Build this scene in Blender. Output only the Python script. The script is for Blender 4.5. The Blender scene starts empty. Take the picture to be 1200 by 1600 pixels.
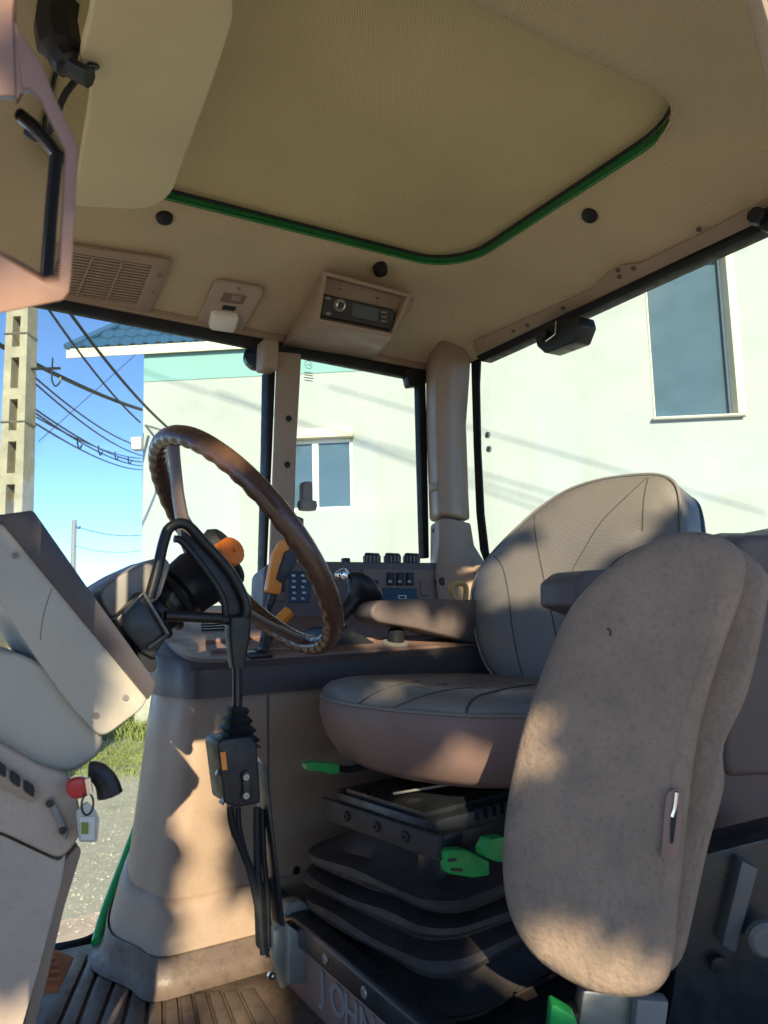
import bpy, bmesh, math, random
from mathutils import Vector, Matrix
random.seed(7)
V = Vector
rad = math.radians

# ------------------------------------------------------------------ camera, sky, sun, exposure
CAM = V((0, 0, 2.05)); FPX = 1180.0
R0 = V((0.857, -0.515, 0)).normalized(); D0 = V((0.515, 0.857, 0)).normalized(); Z = V((0, 0, 1))
PITCH = rad(7.0); ROLL = rad(1.5)
FW = D0 * math.cos(PITCH) + Z * math.sin(PITCH)
U0 = Z * math.cos(PITCH) - D0 * math.sin(PITCH)
RT = R0 * math.cos(ROLL) - U0 * math.sin(ROLL)
UP = U0 * math.cos(ROLL) + R0 * math.sin(ROLL)

scn = bpy.context.scene
col = scn.collection
cd = bpy.data.cameras.new('camera'); cam = bpy.data.objects.new('camera', cd); col.objects.link(cam)
cd.sensor_width = 36; cd.lens = 36 * FPX / 1600; cd.clip_start = 0.02; cd.clip_end = 2000
cd.dof.use_dof = True; cd.dof.focus_distance = 1.7; cd.dof.aperture_fstop = 11
M4 = Matrix((RT, UP, -FW)).transposed().to_4x4(); M4.translation = CAM
cam.matrix_world = M4
scn.camera = cam

SUNDIR = V((0.218, 0.510, -0.242)).normalized()      # the way the light travels
w = bpy.data.worlds.new('World'); scn.world = w; w.use_nodes = True
nt = w.node_tree; bg = nt.nodes['Background']
sky = nt.nodes.new('ShaderNodeTexSky'); sky.sky_type = 'NISHITA'; sky.sun_disc = False
sky.sun_elevation = math.asin(-SUNDIR.z)
sky.sun_rotation = math.atan2(-SUNDIR.x, -SUNDIR.y)
sky.air_density = 0.5; sky.dust_density = 0.0; sky.ozone_density = 2.5; sky.altitude = 1200
nt.links.new(sky.outputs[0], bg.inputs[0]); bg.inputs[1].default_value = 0.13
sl = bpy.data.lights.new('sun', 'SUN'); sl.energy = 4.0; sl.angle = rad(0.5); sl.color = (1.0, 0.83, 0.57)
so = bpy.data.objects.new('sun', sl); col.objects.link(so)
so.rotation_euler = (-SUNDIR).to_track_quat('Z', 'Y').to_euler()
so.location = (0, 0, 30)
vs = scn.view_settings; vs.view_transform = 'Standard'; vs.look = 'None'; vs.gamma = 1; vs.exposure = 1.32
vs.use_curve_mapping = False

# ------------------------------------------------------------------ measuring helpers
def ray(u, v):
    return FW + RT * ((u - 600) / FPX) + UP * (-(v - 800) / FPX)
def onP(u, v, p, n):
    r = ray(u, v); return CAM + r * ((p - CAM).dot(n) / r.dot(n))
def onX(u, v, x): return onP(u, v, V((x, 0, 0)), V((1, 0, 0)))
def onY(u, v, y): return onP(u, v, V((0, y, 0)), V((0, 1, 0)))
def onZ(u, v, z): return onP(u, v, V((0, 0, z)), Z)
def at(u, v, d): return CAM + ray(u, v) * d
def pxY(pts, y): return [onY(u, v, y) for u, v in pts]
def pxD(pts, d): return [at(u, v, d) for u, v in pts]

def rp(pts, r, seg=5):
    """round the corners of a closed 3D polygon"""
    out = []; n = len(pts)
    for i in range(n):
        p = pts[i]; a = pts[i - 1] - p; b = pts[(i + 1) % n] - p
        rr = r[i] if isinstance(r, (list, tuple)) else r
        ka = min(rr, a.length * .48); kb = min(rr, b.length * .48)
        if ka < 1e-5: out.append(p); continue
        A = p + a.normalized() * ka; Bq = p + b.normalized() * kb
        for k in range(seg + 1):
            t = k / seg
            out.append(A * (1 - t) ** 2 + p * 2 * t * (1 - t) + Bq * t * t)
    return out
def crom(pts, n=6, closed=True):
    out = []; N = len(pts)
    rng = range(N) if closed else range(N - 1)
    for i in rng:
        if closed: p0, p1, p2, p3 = pts[i - 1], pts[i], pts[(i + 1) % N], pts[(i + 2) % N]
        else: p0, p1, p2, p3 = pts[max(i - 1, 0)], pts[i], pts[i + 1], pts[min(i + 2, N - 1)]
        for k in range(n):
            t = k / n
            out.append(.5 * ((2 * p1) + (p2 - p0) * t + (2 * p0 - 5 * p1 + 4 * p2 - p3) * t * t + (3 * p1 - p0 - 3 * p2 + p3) * t ** 3))
    if not closed: out.append(pts[-1].copy())
    return out
def rrect(cx, cy, hx, hy, r, z, seg=8):
    out = []
    for sx, sy, a0 in ((1, 1, 0), (-1, 1, 90), (-1, -1, 180), (1, -1, 270)):
        for k in range(seg + 1):
            a = rad(a0 + 90 * k / seg)
            out.append(V((cx + sx * (hx - r) + r * math.cos(a), cy + sy * (hy - r) + r * math.sin(a), z)))
    return out
def frame(n, upish=Z):
    n = n.normalized(); x = upish.cross(n)
    if x.length < 1e-4: x = V((1, 0, 0)).cross(n)
    x.normalize(); return x, n.cross(x), n

# ------------------------------------------------------------------ mesh building
class B:
    def __init__(s): s.b = bmesh.new()
    def _ring(s, pts): return [s.b.verts.new(p) for p in pts]
    def face(s, pts):
        try: s.b.faces.new(s._ring(pts))
        except ValueError: pass
        return s
    def loft(s, rings, cap0=True, cap1=True, closed=True):
        R = [s._ring(r) for r in rings]; n = len(R[0])
        for a, b in zip(R, R[1:]):
            for i in range(n if closed else n - 1):
                j = (i + 1) % n
                s.b.faces.new((a[i], a[j], b[j], b[i]))
        if cap0: s.b.faces.new(R[0][::-1])
        if cap1: s.b.faces.new(R[-1])
        return s
    def prism(s, pts, vec): return s.loft([pts, [p + vec for p in pts]])
    def ringprism(s, outer, inner, vec):
        """a frame: outer and inner outlines with equal point counts"""
        a, b = s._ring(outer), s._ring(inner)
        c, d = s._ring([p + vec for p in outer]), s._ring([p + vec for p in inner]); n = len(a)
        for i in range(n):
            j = (i + 1) % n
            for q in ((a[i], a[j], b[j], b[i]), (d[i], d[j], c[j], c[i]), (c[i], c[j], a[j], a[i]), (b[i], b[j], d[j], d[i])):
                s.b.faces.new(q)
        return s
    def box(s, c, size, ax=None):
        ax = ax or (V((1, 0, 0)), V((0, 1, 0)), Z)
        h = [ax[i] * size[i] / 2 for i in range(3)]; c = V(c)
        lo = [c - h[0] - h[1] - h[2], c + h[0] - h[1] - h[2], c + h[0] + h[1] - h[2], c - h[0] + h[1] - h[2]]
        return s.prism(lo, h[2] * 2)
    def tube(s, path, r, n=10, closed=False):
        path = [V(p) for p in path]; N = len(path)
        rs = r if isinstance(r, (list, tuple)) else [r] * N
        rings = []; x = None
        for i, p in enumerate(path):
            if closed: t = path[(i + 1) % N] - path[i - 1]
            else: t = path[min(i + 1, N - 1)] - path[max(i - 1, 0)]
            t.normalize()
            if x is None: x = frame(t)[0]
            x = (x - t * x.dot(t)).normalized(); y = t.cross(x)
            rings.append([p + (x * math.cos(2 * math.pi * k / n) + y * math.sin(2 * math.pi * k / n)) * rs[i] for k in range(n)])
        if closed: rings.append(rings[0])
        return s.loft(rings, not closed, not closed) if not closed else s._closed(rings)
    def _closed(s, rings):
        R = [s._ring(r) for r in rings[:-1]]; n = len(R[0]); N = len(R)
        for a in range(N):
            for i in range(n):
                j = (i + 1) % n; b = (a + 1) % N
                s.b.faces.new((R[a][i], R[a][j], R[b][j], R[b][i]))
        return s
    def lathe(s, prof, o, axis, n=20, upish=Z):
        x, y, z = frame(axis, upish); o = V(o)
        return s.loft([[o + z * h + (x * math.cos(2 * math.pi * k / n) + y * math.sin(2 * math.pi * k / n)) * max(r, 1e-4) for k in range(n)] for r, h in prof])
    def pillow(s, outline, nrm, prof):
        """outline ring scaled about its centre and pushed along nrm, one ring for each (inset metres, offset)"""
        c = sum(outline, V()) / len(outline); n = len(outline); nrm = nrm.normalized()
        inw = []
        for i in range(n):
            t = outline[(i + 1) % n] - outline[i - 1]; d = nrm.cross(t).normalized()
            if d.dot(c - outline[i]) < 0: d = -d
            inw.append(d)
        rings = []
        for ins, off in prof:
            if ins < 0: rings.append([c + (p - c) * (1 + ins) + nrm * off for p in outline])
            else:
                rings.append([p + inw[i] * ins + nrm * off for i, p in enumerate(outline)])
        return s.loft(rings)
    def bevel(s, wd, seg=2, ang=35):
        bmesh.ops.recalc_face_normals(s.b, faces=s.b.faces)
        es = [e for e in s.b.edges if len(e.link_faces) == 2 and e.calc_face_angle(0) > rad(ang)]
        if es: bmesh.ops.bevel(s.b, geom=es, offset=wd, segments=seg, profile=.5, affect='EDGES', clamp_overlap=True)
        return s
    def done(s, name, mat, parent=None, ang=35, keep=False, recalc=True):
        if recalc: bmesh.ops.recalc_face_normals(s.b, faces=s.b.faces)
        vs_ = [v.co for v in s.b.verts]
        lo = V([min(v[i] for v in vs_) for i in range(3)]); hi = V([max(v[i] for v in vs_) for i in range(3)])
        o = V(((lo.x + hi.x) / 2, (lo.y + hi.y) / 2, lo.z))
        bmesh.ops.translate(s.b, verts=s.b.verts, vec=-o)
        me = bpy.data.meshes.new(name); s.b.to_mesh(me); s.b.free()
        for p in me.polygons: p.use_smooth = True
        me.set_sharp_from_angle(angle=rad(ang))
        me.materials.append(mat)
        ob = bpy.data.objects.new(name, me); col.objects.link(ob)
        put(ob, o, parent)
        return ob
WL = {}
def put(ob, o, parent=None):
    WL[ob.name] = V(o)
    ob.location = V(o) - (WL[parent.name] if parent else V())
    if parent: ob.parent = parent
def tag(o, label, cat, group=None, kind=None):
    if label: o['label'] = label
    if cat: o['category'] = cat
    if group: o['group'] = group
    if kind: o['kind'] = kind
    return o
def thing(name, label, cat, loc, group=None):
    o = bpy.data.objects.new(name, None); o.empty_display_size = .05; col.objects.link(o); put(o, loc)
    return tag(o, label, cat, group)
def inst(ob, o, parent=None, rot=None):
    """another piece that shares the mesh"""
    c = bpy.data.objects.new(ob.name.split('.')[0], ob.data); col.objects.link(c); put(c, o, parent)
    if rot: c.rotation_euler = rot
    return c

def onM(ob, u, v, lift=0):
    """the point of a built surface seen at a place of the photograph"""
    from mathutils.bvhtree import BVHTree
    if ob.name not in BV: BV[ob.name] = BVHTree.FromPolygons([WL[ob.name] + v_.co for v_ in ob.data.vertices], [tuple(p.vertices) for p in ob.data.polygons])
    h = BV[ob.name].ray_cast(CAM, ray(u, v).normalized())
    return None if h[0] is None else h[0] - ray(u, v).normalized() * lift
BV = {}
def seam(ob, pts, r, mat, name='seam', lift=.0, n=5, parent=None):
    q = crom([V((u, v, 0)) for u, v in pts], n, False)
    q = [onM(ob, p.x, p.y, lift) for p in q]; q = [p for p in q if p]
    if len(q) > 2: return B().tube(q, r, 6).done(name, mat, parent or ob)
# ------------------------------------------------------------------ materials
def srgb(r, g, b):
    f = lambda c: (c / 255 / 12.92) if c / 255 <= .04045 else ((c / 255 + .055) / 1.055) ** 2.4
    return (f(r), f(g), f(b))
MATS = {}
def pm(name, c, rough=.5, var=.12, scale=6, bump=0, bscale=300, spec=.4, metal=0, dirt=None, dirtamt=.5, coat=0, rvar=.12, rib=None, speck=None):
    if name in MATS: return MATS[name]
    m = bpy.data.materials.new(name); m.use_nodes = True; t = m.node_tree; N = t.nodes; L = t.links
    p = N['Principled BSDF']; tc = N.new('ShaderNodeTexCoord')
    p.inputs['Metallic'].default_value = metal; p.inputs['Specular IOR Level'].default_value = spec
    p.inputs['Coat Weight'].default_value = coat
    no = N.new('ShaderNodeTexNoise'); no.inputs['Scale'].default_value = scale; no.inputs['Detail'].default_value = 6
    L.new(tc.outputs['Object'], no.inputs['Vector'])
    rm = N.new('ShaderNodeMapRange'); rm.inputs[1].default_value = .3; rm.inputs[2].default_value = .7
    rm.inputs[3].default_value = 1 - var; rm.inputs[4].default_value = 1 + var
    L.new(no.outputs[0], rm.inputs[0])
    mx = N.new('ShaderNodeMix'); mx.data_type = 'RGBA'; mx.blend_type = 'MULTIPLY'; mx.inputs[0].default_value = 1
    mx.inputs[6].default_value = (*c, 1); L.new(rm.outputs[0], mx.inputs[7])
    out = mx.outputs[2]
    if dirt:
        n2 = N.new('ShaderNodeTexNoise'); n2.inputs['Scale'].default_value = scale * 2.3; n2.inputs['Detail'].default_value = 9
        n2.inputs['Roughness'].default_value = .7
        L.new(tc.outputs['Object'], n2.inputs['Vector'])
        r2 = N.new('ShaderNodeMapRange'); r2.inputs[1].default_value = .45; r2.inputs[2].default_value = .72; r2.inputs[4].default_value = dirtamt
        L.new(n2.outputs[0], r2.inputs[0])
        m2 = N.new('ShaderNodeMix'); m2.data_type = 'RGBA'; m2.inputs[7].default_value = (*dirt, 1)
        L.new(r2.outputs[0], m2.inputs[0]); L.new(out, m2.inputs[6]); out = m2.outputs[2]
    if speck:
        n5 = N.new('ShaderNodeTexNoise'); n5.inputs['Scale'].default_value = speck[0]; n5.inputs['Detail'].default_value = 5; n5.inputs['Roughness'].default_value = .75
        L.new(tc.outputs['Object'], n5.inputs['Vector'])
        r5 = N.new('ShaderNodeMapRange'); r5.inputs[1].default_value = .5; r5.inputs[2].default_value = .68; r5.inputs[3].default_value = 1; r5.inputs[4].default_value = 1 - speck[1]
        L.new(n5.outputs[0], r5.inputs[0])
        m5 = N.new('ShaderNodeMix'); m5.data_type = 'RGBA'; m5.blend_type = 'MULTIPLY'; m5.inputs[0].default_value = 1
        L.new(out, m5.inputs[6]); L.new(r5.outputs[0], m5.inputs[7]); out = m5.outputs[2]
    L.new(out, p.inputs['Base Color'])
    rr = N.new('ShaderNodeMapRange'); rr.inputs[1].default_value = .3; rr.inputs[2].default_value = .7
    rr.inputs[3].default_value = max(rough - rvar, .03); rr.inputs[4].default_value = min(rough + rvar, 1)
    n3 = N.new('ShaderNodeTexNoise'); n3.inputs['Scale'].default_value = scale * 5; n3.inputs['Detail'].default_value = 4
    L.new(tc.outputs['Object'], n3.inputs['Vector']); L.new(n3.outputs[0], rr.inputs[0]); L.new(rr.outputs[0], p.inputs['Roughness'])
    if bump or rib:
        bp = N.new('ShaderNodeBump'); bp.inputs['Strength'].default_value = max(bump, .01); bp.inputs['Distance'].default_value = .002
        n4 = N.new('ShaderNodeTexNoise'); n4.inputs['Scale'].default_value = bscale; n4.inputs['Detail'].default_value = 2
        L.new(tc.outputs['Object'], n4.inputs['Vector']); h = n4.outputs[0]
        if rib:
            wv = N.new('ShaderNodeTexWave'); wv.inputs['Scale'].default_value = rib[0]; wv.bands_direction = rib[1]; wv.inputs['Distortion'].default_value = .3
            mp = N.new('ShaderNodeMapping'); mp.inputs['Rotation'].default_value = (0, 0, rad(31)); L.new(tc.outputs['Object'], mp.inputs['Vector']); L.new(mp.outputs[0], wv.inputs['Vector'])
            ad = N.new('ShaderNodeMath'); ad.operation = 'MULTIPLY_ADD'; ad.inputs[1].default_value = rib[2]
            L.new(wv.outputs[1], ad.inputs[0]); L.new(h, ad.inputs[2]); h = ad.outputs[0]
            mm = N.new('ShaderNodeMapRange'); mm.inputs[3].default_value = .78; mm.inputs[4].default_value = 1.08
            L.new(wv.outputs[1], mm.inputs[0])
            mq = N.new('ShaderNodeMix'); mq.data_type = 'RGBA'; mq.blend_type = 'MULTIPLY'; mq.inputs[0].default_value = 1
            L.new(out, mq.inputs[6]); L.new(mm.outputs[0], mq.inputs[7]); L.new(mq.outputs[2], p.inputs['Base Color'])
        L.new(h, bp.inputs['Height']); L.new(bp.outputs[0], p.inputs['Normal'])
    MATS[name] = m; return m
def leather(name, c, dot=330):
    m = pm(name, c, .42, .08, 5, .25, 900, .45)
    t = m.node_tree; N = t.nodes; L = t.links; p = N['Principled BSDF']
    tc = [n for n in N if n.type == 'TEX_COORD'][0]
    vo = N.new('ShaderNodeTexVoronoi'); vo.inputs['Scale'].default_value = dot; vo.inputs['Randomness'].default_value = .15
    L.new(tc.outputs['Object'], vo.inputs['Vector'])
    mr = N.new('ShaderNodeMapRange'); mr.inputs[1].default_value = .18; mr.inputs[2].default_value = .3; mr.inputs[3].default_value = .45; mr.inputs[4].default_value = 1
    L.new(vo.outputs[0], mr.inputs[0])
    src = p.inputs['Base Color'].links[0].from_socket
    mq = N.new('ShaderNodeMix'); mq.data_type = 'RGBA'; mq.blend_type = 'MULTIPLY'; mq.inputs[0].default_value = 1
    L.new(src, mq.inputs[6]); L.new(mr.outputs[0], mq.inputs[7]); L.new(mq.outputs[2], p.inputs['Base Color'])
    return m
def glassmat(name, tint, fac=1.0, ior=1.45):
    m = bpy.data.materials.new(name); m.use_nodes = True; t = m.node_tree; N = t.nodes; L = t.links
    N.remove(N['Principled BSDF']); o = N['Material Output']
    tr = N.new('ShaderNodeBsdfTransparent'); tr.inputs[0].default_value = (*tint, 1)
    gl = N.new('ShaderNodeBsdfGlossy'); gl.inputs['Roughness'].default_value = .02
    lw = N.new('ShaderNodeLayerWeight'); lw.inputs[0].default_value = .5
    pw = N.new('ShaderNodeMath'); pw.operation = 'POWER'; pw.inputs[1].default_value = 5; L.new(lw.outputs['Facing'], pw.inputs[0])
    fr = N.new('ShaderNodeMath'); fr.operation = 'MULTIPLY_ADD'; fr.inputs[1].default_value = .96; fr.inputs[2].default_value = .04; L.new(pw.outputs[0], fr.inputs[0])
    no = N.new('ShaderNodeTexNoise'); no.inputs['Scale'].default_value = 7; no.inputs['Detail'].default_value = 8
    tc = N.new('ShaderNodeTexCoord'); L.new(tc.outputs['Object'], no.inputs['Vector'])
    mr = N.new('ShaderNodeMapRange'); mr.inputs[1].default_value = .5; mr.inputs[2].default_value = .8; mr.inputs[4].default_value = .05
    L.new(no.outputs[0], mr.inputs[0])
    df = N.new('ShaderNodeBsdfDiffuse'); df.inputs[0].default_value = (.6, .58, .52, 1)
    mu = N.new('ShaderNodeMath'); mu.operation = 'MULTIPLY'; mu.inputs[1].default_value = fac
    L.new(fr.outputs[0], mu.inputs[0])
    mx = N.new('ShaderNodeMixShader'); L.new(mu.outputs[0], mx.inputs[0]); L.new(tr.outputs[0], mx.inputs[1]); L.new(gl.outputs[0], mx.inputs[2])
    m2 = N.new('ShaderNodeMixShader'); L.new(mr.outputs[0], m2.inputs[0]); L.new(mx.outputs[0], m2.inputs[1]); L.new(df.outputs[0], m2.inputs[2])
    L.new(m2.outputs[0], o.inputs[0])
    return m

LINER = pm('headliner_cloth', (.54, .445, .305), .85, .06, 4, .35, 700, .15, rib=(72, 'X', 1.2))
LID = pm('hatch_cloth', (.58, .49, .29), .85, .06, 4, .35, 700, .15, rib=(72, 'X', 1.2))
VISOR = pm('visor_vinyl', (.60, .53, .35), .75, .05, 4, .2, 900, .2)
BEIGE = pm('beige_plastic', (.33, .245, .18), .48, .05, 3, .12, 900, .35, dirt=(.25, .20, .145), dirtamt=.3, speck=(130, .12))
BEIGE2 = pm('pale_beige_plastic', (.40, .33, .265), .45, .05, 3, .1, 900, .35, dirt=(.3, .25, .19), dirtamt=.3, speck=(130, .12))
COWL = pm('cowl_plastic', (.40, .37, .30), .42, .05, 3, .1, 1000, .4, dirt=(.33, .29, .22), dirtamt=.3, speck=(160, .06))
PINK = pm('pillar_plastic', (.27, .16, .115), .4, .05, 3, .1, 900, .4)
BROWN = pm('brown_plastic', (.205, .135, .105), .45, .07, 4, .15, 900, .4)
BROWND = pm('dark_brown_plastic', (.115, .088, .085), .45, .07, 4, .15, 900, .4)
BLACK = pm('black_plastic', (.012, .014, .017), .4, .15, 8, .1, 600, .4, dirt=(.05, .045, .04), dirtamt=.2)
RUBBER = pm('black_rubber', (.011, .013, .016), .55, .15, 8, .1, 500, .35)
STEELB = pm('black_painted_steel', (.013, .017, .021), .35, .2, 10, .12, 300, .45, dirt=(.06, .052, .042), dirtamt=.3)
GALV = pm('galvanised_steel', (.36, .37, .33), .42, .2, 9, .1, 120, .5, .75, dirt=(.2, .17, .12), dirtamt=.5)
CHROME = pm('chrome', (.75, .75, .72), .18, .05, 9, 0, 100, .5, 1)
ORANGE = pm('orange_plastic', (.78, .20, .022), .4, .06, 8, .08, 700, .45)
YELLOW = pm('amber_plastic', (.80, .27, .02), .42, .06, 8, .08, 700, .45)
GREEN = pm('green_paint', (.009, .17, .045), .35, .08, 8, 0, 100, .5, coat=.3)
GREENP = pm('green_plastic', (.02, .33, .075), .38, .06, 8, .05, 600, .45)
RED = pm('red_plastic', (.45, .012, .015), .35, .05, 8, 0, 100, .5)
SLATE = pm('slate_plastic', (.065, .058, .062), .42, .08, 4, .15, 900, .4, speck=(130, .15))
LEATH = leather('perforated_grey_leather', (.175, .168, .155))
LEATHP = pm('smooth_grey_leather', (.19, .182, .168), .42, .08, 5, .3, 700, .45)
SEATB = pm('seat_side_vinyl', (.215, .145, .125), .5, .08, 5, .25, 800, .4)
SEAM = pm('seam_thread', (.06, .056, .053), .8, .1, 20)
ARMR = pm('armrest_vinyl', (.12, .098, .092), .5, .08, 6, .2, 900, .4)
DUSTY = pm('dusty_seat_shell', (.27, .207, .155), .72, .12, 8, 1.0, 120, .25, dirt=(.16, .135, .115), dirtamt=.6, speck=(170, .22))
BELLOW = pm('rubber_bellows', (.035, .031, .030), .6, .15, 6, .3, 300, .35, dirt=(.07, .06, .05), dirtamt=.4, speck=(70, .35))
MAT = pm('floor_rubber', (.12, .088, .07), .5, .15, 6, .25, 250, .45, dirt=(.2, .155, .11), dirtamt=.5, speck=(60, .4))
WOODW = pm('wheel_rim_plastic', (.078, .042, .028), .27, .15, 14, .05, 300, .5)
GLASS = glassmat('cab_glass', (.87, .95, .945))
SCREEN = pm('dark_display', (.012, .03, .05), .12, .1, 9, 0, 100, .5)
WHITEP = pm('white_plastic', (.75, .73, .66), .4, .04, 8, 0, 100, .4)
GREYP = pm('grey_plastic', (.22, .21, .195), .5, .08, 8, .1, 600, .4)
PRINT = pm('pale_print', (.6, .6, .55), .6, .04, 8)
WALL = pm('painted_render', (.40, .42, .41), .85, .05, 1.2, .4, 45, .2, dirt=(.345, .36, .35), dirtamt=.35, speck=(26, .12))
WALLT = WALL
TRIMW = pm('cream_trim', (.72, .66, .50), .6, .06, 3, .1, 80, .3, dirt=(.5, .42, .28), dirtamt=.25)
ROOFB = pm('blue_tile_metal', (.04, .105, .2), .3, .12, 5, .05, 200, .5, coat=.2)
WINF = pm('white_window_frame', (.78, .76, .70), .4, .04, 6, 0, 100, .4)
CONC = pm('cast_concrete', (.36, .325, .25), .9, .15, 5, .8, 60, .2, dirt=(.2, .17, .12), dirtamt=.55)
CABLE = pm('cable_sheath', (.02, .02, .022), .6, .1, 20)
BRICK = pm('red_brick', (.38, .12, .07), .85, .2, 20, .6, 90, .2)
FOUND = pm('rough_plinth', (.46, .43, .36), .9, .15, 5, .9, 30, .2, dirt=(.3, .26, .2), dirtamt=.6)
BOARD = pm('weathered_board', (.20, .15, .10), .85, .2, 4, .5, 120, .2)

def screw(p, n, r=.006, parent=None, mat=None, name='screw'):
    x, y, z = frame(n)
    b = B().lathe([(r, 0), (r, .002), (r * .8, .0035), (r * .35, .0035), (r * .3, .0015)], V(p) - n.normalized() * .0005, n, 12)
    return b.done(name, mat or STEELB, parent)
# ================================================================== SETTING
def ground_mat():
    m = bpy.data.materials.new('gravel_yard'); m.use_nodes = True; t = m.node_tree; N = t.nodes; L = t.links; p = N['Principled BSDF']
    tc = N.new('ShaderNodeTexCoord')
    def noise(s, d=8, r=.6):
        n = N.new('ShaderNodeTexNoise'); n.inputs['Scale'].default_value = s; n.inputs['Detail'].default_value = d; n.inputs['Roughness'].default_value = r
        L.new(tc.outputs['Object'], n.inputs['Vector']); return n.outputs[0]
    r1 = N.new('ShaderNodeValToRGB'); e = r1.color_ramp.elements
    e[0].position = .32; e[0].color = (.36, .325, .265, 1); e[1].position = .68; e[1].color = (.52, .475, .39, 1)
    L.new(noise(9, 12, .75), r1.inputs[0])
    r2 = N.new('ShaderNodeMix'); r2.data_type = 'RGBA'; r2.inputs[7].default_value = (.10, .11, .04, 1)
    mr = N.new('ShaderNodeMapRange'); mr.inputs[1].default_value = .56; mr.inputs[2].default_value = .7; mr.inputs[4].default_value = .7
    L.new(noise(.5, 6), mr.inputs[0]); L.new(mr.outputs[0], r2.inputs[0]); L.new(r1.outputs[0], r2.inputs[6])
    L.new(r2.outputs[2], p.inputs['Base Color']); p.inputs['Roughness'].default_value = .95; p.inputs['Specular IOR Level'].default_value = .15
    bp = N.new('ShaderNodeBump'); bp.inputs['Strength'].default_value = .35; bp.inputs['Distance'].default_value = .03
    L.new(noise(14, 12, .8), bp.inputs['Height']); L.new(bp.outputs[0], p.inputs['Normal'])
    return m
g = B().face([V((-600, -600, 0)), V((600, -600, 0)), V((600, 600, 0)), V((-600, 600, 0))]).done('ground', ground_mat(), recalc=False)
tag(g, None, None, kind='structure')

# house frame
phi = rad(4.6)
E1 = (R0 * math.cos(phi) - D0 * math.sin(phi)).normalized(); HN = V((E1.y, -E1.x, 0)).normalized()
if HN.dot(D0) > 0: HN = -HN
HP = at(220, 950, 13.5); HP.z = 0
def onW(u, v, off=0): return onP(u, v, HP + HN * off, HN)
def ws(u, v, off=0):
    p = onW(u, v, off); return ((p - HP).dot(E1), p.z)
def W(s, z, off=0): return HP + E1 * s + HN * off + Z * z
house = thing('house', 'white rendered two-storey house with blue tiled roof beyond the cab windows', 'house', W(6, 0, -4))
WH = ws(220, 541, .13)[1]                     # eave height
s1a, z1b = ws(440, 800); s1b, z1t = ws(551, 683)
s2a, z2b = ws(1024, 652); s2b, z2t = ws(1132, 388)
LEN = 13.5; S2 = ws(700, 600)[0]; WH2 = z2t + 1.6
def holed(name, ss, zz, holes, mat):
    b = B(); ss = sorted(set(ss)); zz = sorted(set(zz))
    for i in range(len(ss) - 1):
        for j in range(len(zz) - 1):
            cs, cz = (ss[i] + ss[i + 1]) / 2, (zz[j] + zz[j + 1]) / 2
            if cs < S2 and cz > WH: continue
            if any(a < cs < b2 and c < cz < d for a, b2, c, d in holes): continue
            b.face([W(ss[i], zz[j]), W(ss[i + 1], zz[j]), W(ss[i + 1], zz[j + 1]), W(ss[i], zz[j + 1])])
    bmesh.ops.remove_doubles(b.b, verts=b.b.verts, dist=1e-4)
    for a, b2, c, d in holes:                      # reveals
        q = [W(a, c), W(b2, c), W(b2, d), W(a, d)]
        for k in range(4):
            p0, p1 = q[k], q[(k + 1) % 4]; b.face([p0, p1, p1 - HN * .3, p0 - HN * .3])
    for a, z0, z1 in ((0, 0, WH), (LEN, 0, WH2), (S2, WH - .3, WH2)):       # end walls
        b.face([W(a, z0), W(a, z1), W(a, z1, -8), W(a, z0, -8)])
    b.face([W(0, 0, -8), W(S2, 0, -8), W(S2, WH, -8), W(0, WH, -8)])
    b.face([W(S2, 0, -8), W(LEN, 0, -8), W(LEN, WH2, -8), W(S2, WH2, -8)])
    b.face([W(S2, WH2), W(LEN, WH2), W(LEN, WH2, -8), W(S2, WH2, -8)])
    return b.done(name, mat, house, recalc=True)
holes = [(s1a, s1b, z1b, z1t), (s2a, s2b, z2b, z2t)]
holed('wall', [0, s1a, s1b, S2, s2a, s2b, LEN], [0, z1b, z1t, z2b, z2t, WH, WH2], holes, WALL)
B().box(W(LEN / 2, .35, .03), (LEN + .12, .09, .7), (E1, HN, Z)).bevel(.02).done('plinth', FOUND, house)
PANE = pm('house_pane', (.075, .12, .16), .05, .1, 2, 0, 100, .4, rvar=.0)  # blue of the reflected sky put into the base colour
def hwindow(sa, sb, za, zb, off, mullions, fw=.07):
    f = B().ringprism([W(sa, za, off), W(sb, za, off), W(sb, zb, off), W(sa, zb, off)], [W(sa + fw, za + fw, off), W(sb - fw, za + fw, off), W(sb - fw, zb - fw, off), W(sa + fw, zb - fw, off)], -HN * .07).bevel(.008).done('window', WINF, house)
    xs = [sa + fw] + [m for m in mullions] + [sb - fw]
    for m in mullions:
        B().box(W(m, (za + zb) / 2, off - .03), (.11, .06, zb - za - 2 * fw), (E1, HN, Z)).bevel(.006).done('mullion', WINF, f)
    for a, b2 in zip(xs, xs[1:]):
        e = .055 if mullions else 0
        B().box(W((a + b2) / 2, (za + zb) / 2, off - .045), (b2 - a - .01, .012, zb - za - 2 * fw + .01), (E1, HN, Z)).done('pane', PANE, f)
    return f
sm_ = ws(492, 740)[0]
f1 = hwindow(s1a, s1b, z1b, z1t, -.06, [sm_])
B().box(W((s1a + s1b) / 2, z1t + .08, .05), (s1b - s1a + .06, .16, .17), (E1, HN, Z)).bevel(.015).done('shutter_box', TRIMW, f1)
f2 = hwindow(s2a, s2b, z2b, z2t, -.28, [], .03)
B().box(W(s2b + .07, (z2b + z2t) / 2, .012), (.12, .03, z2t - z2b + .1), (E1, HN, Z)).done('casing', TRIMW, f2)
B().box(W((s2a + s2b) / 2, z2t + .09, .012), (s2b - s2a, .03, .13), (E1, HN, Z)).done('casing', TRIMW, f2)
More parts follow.
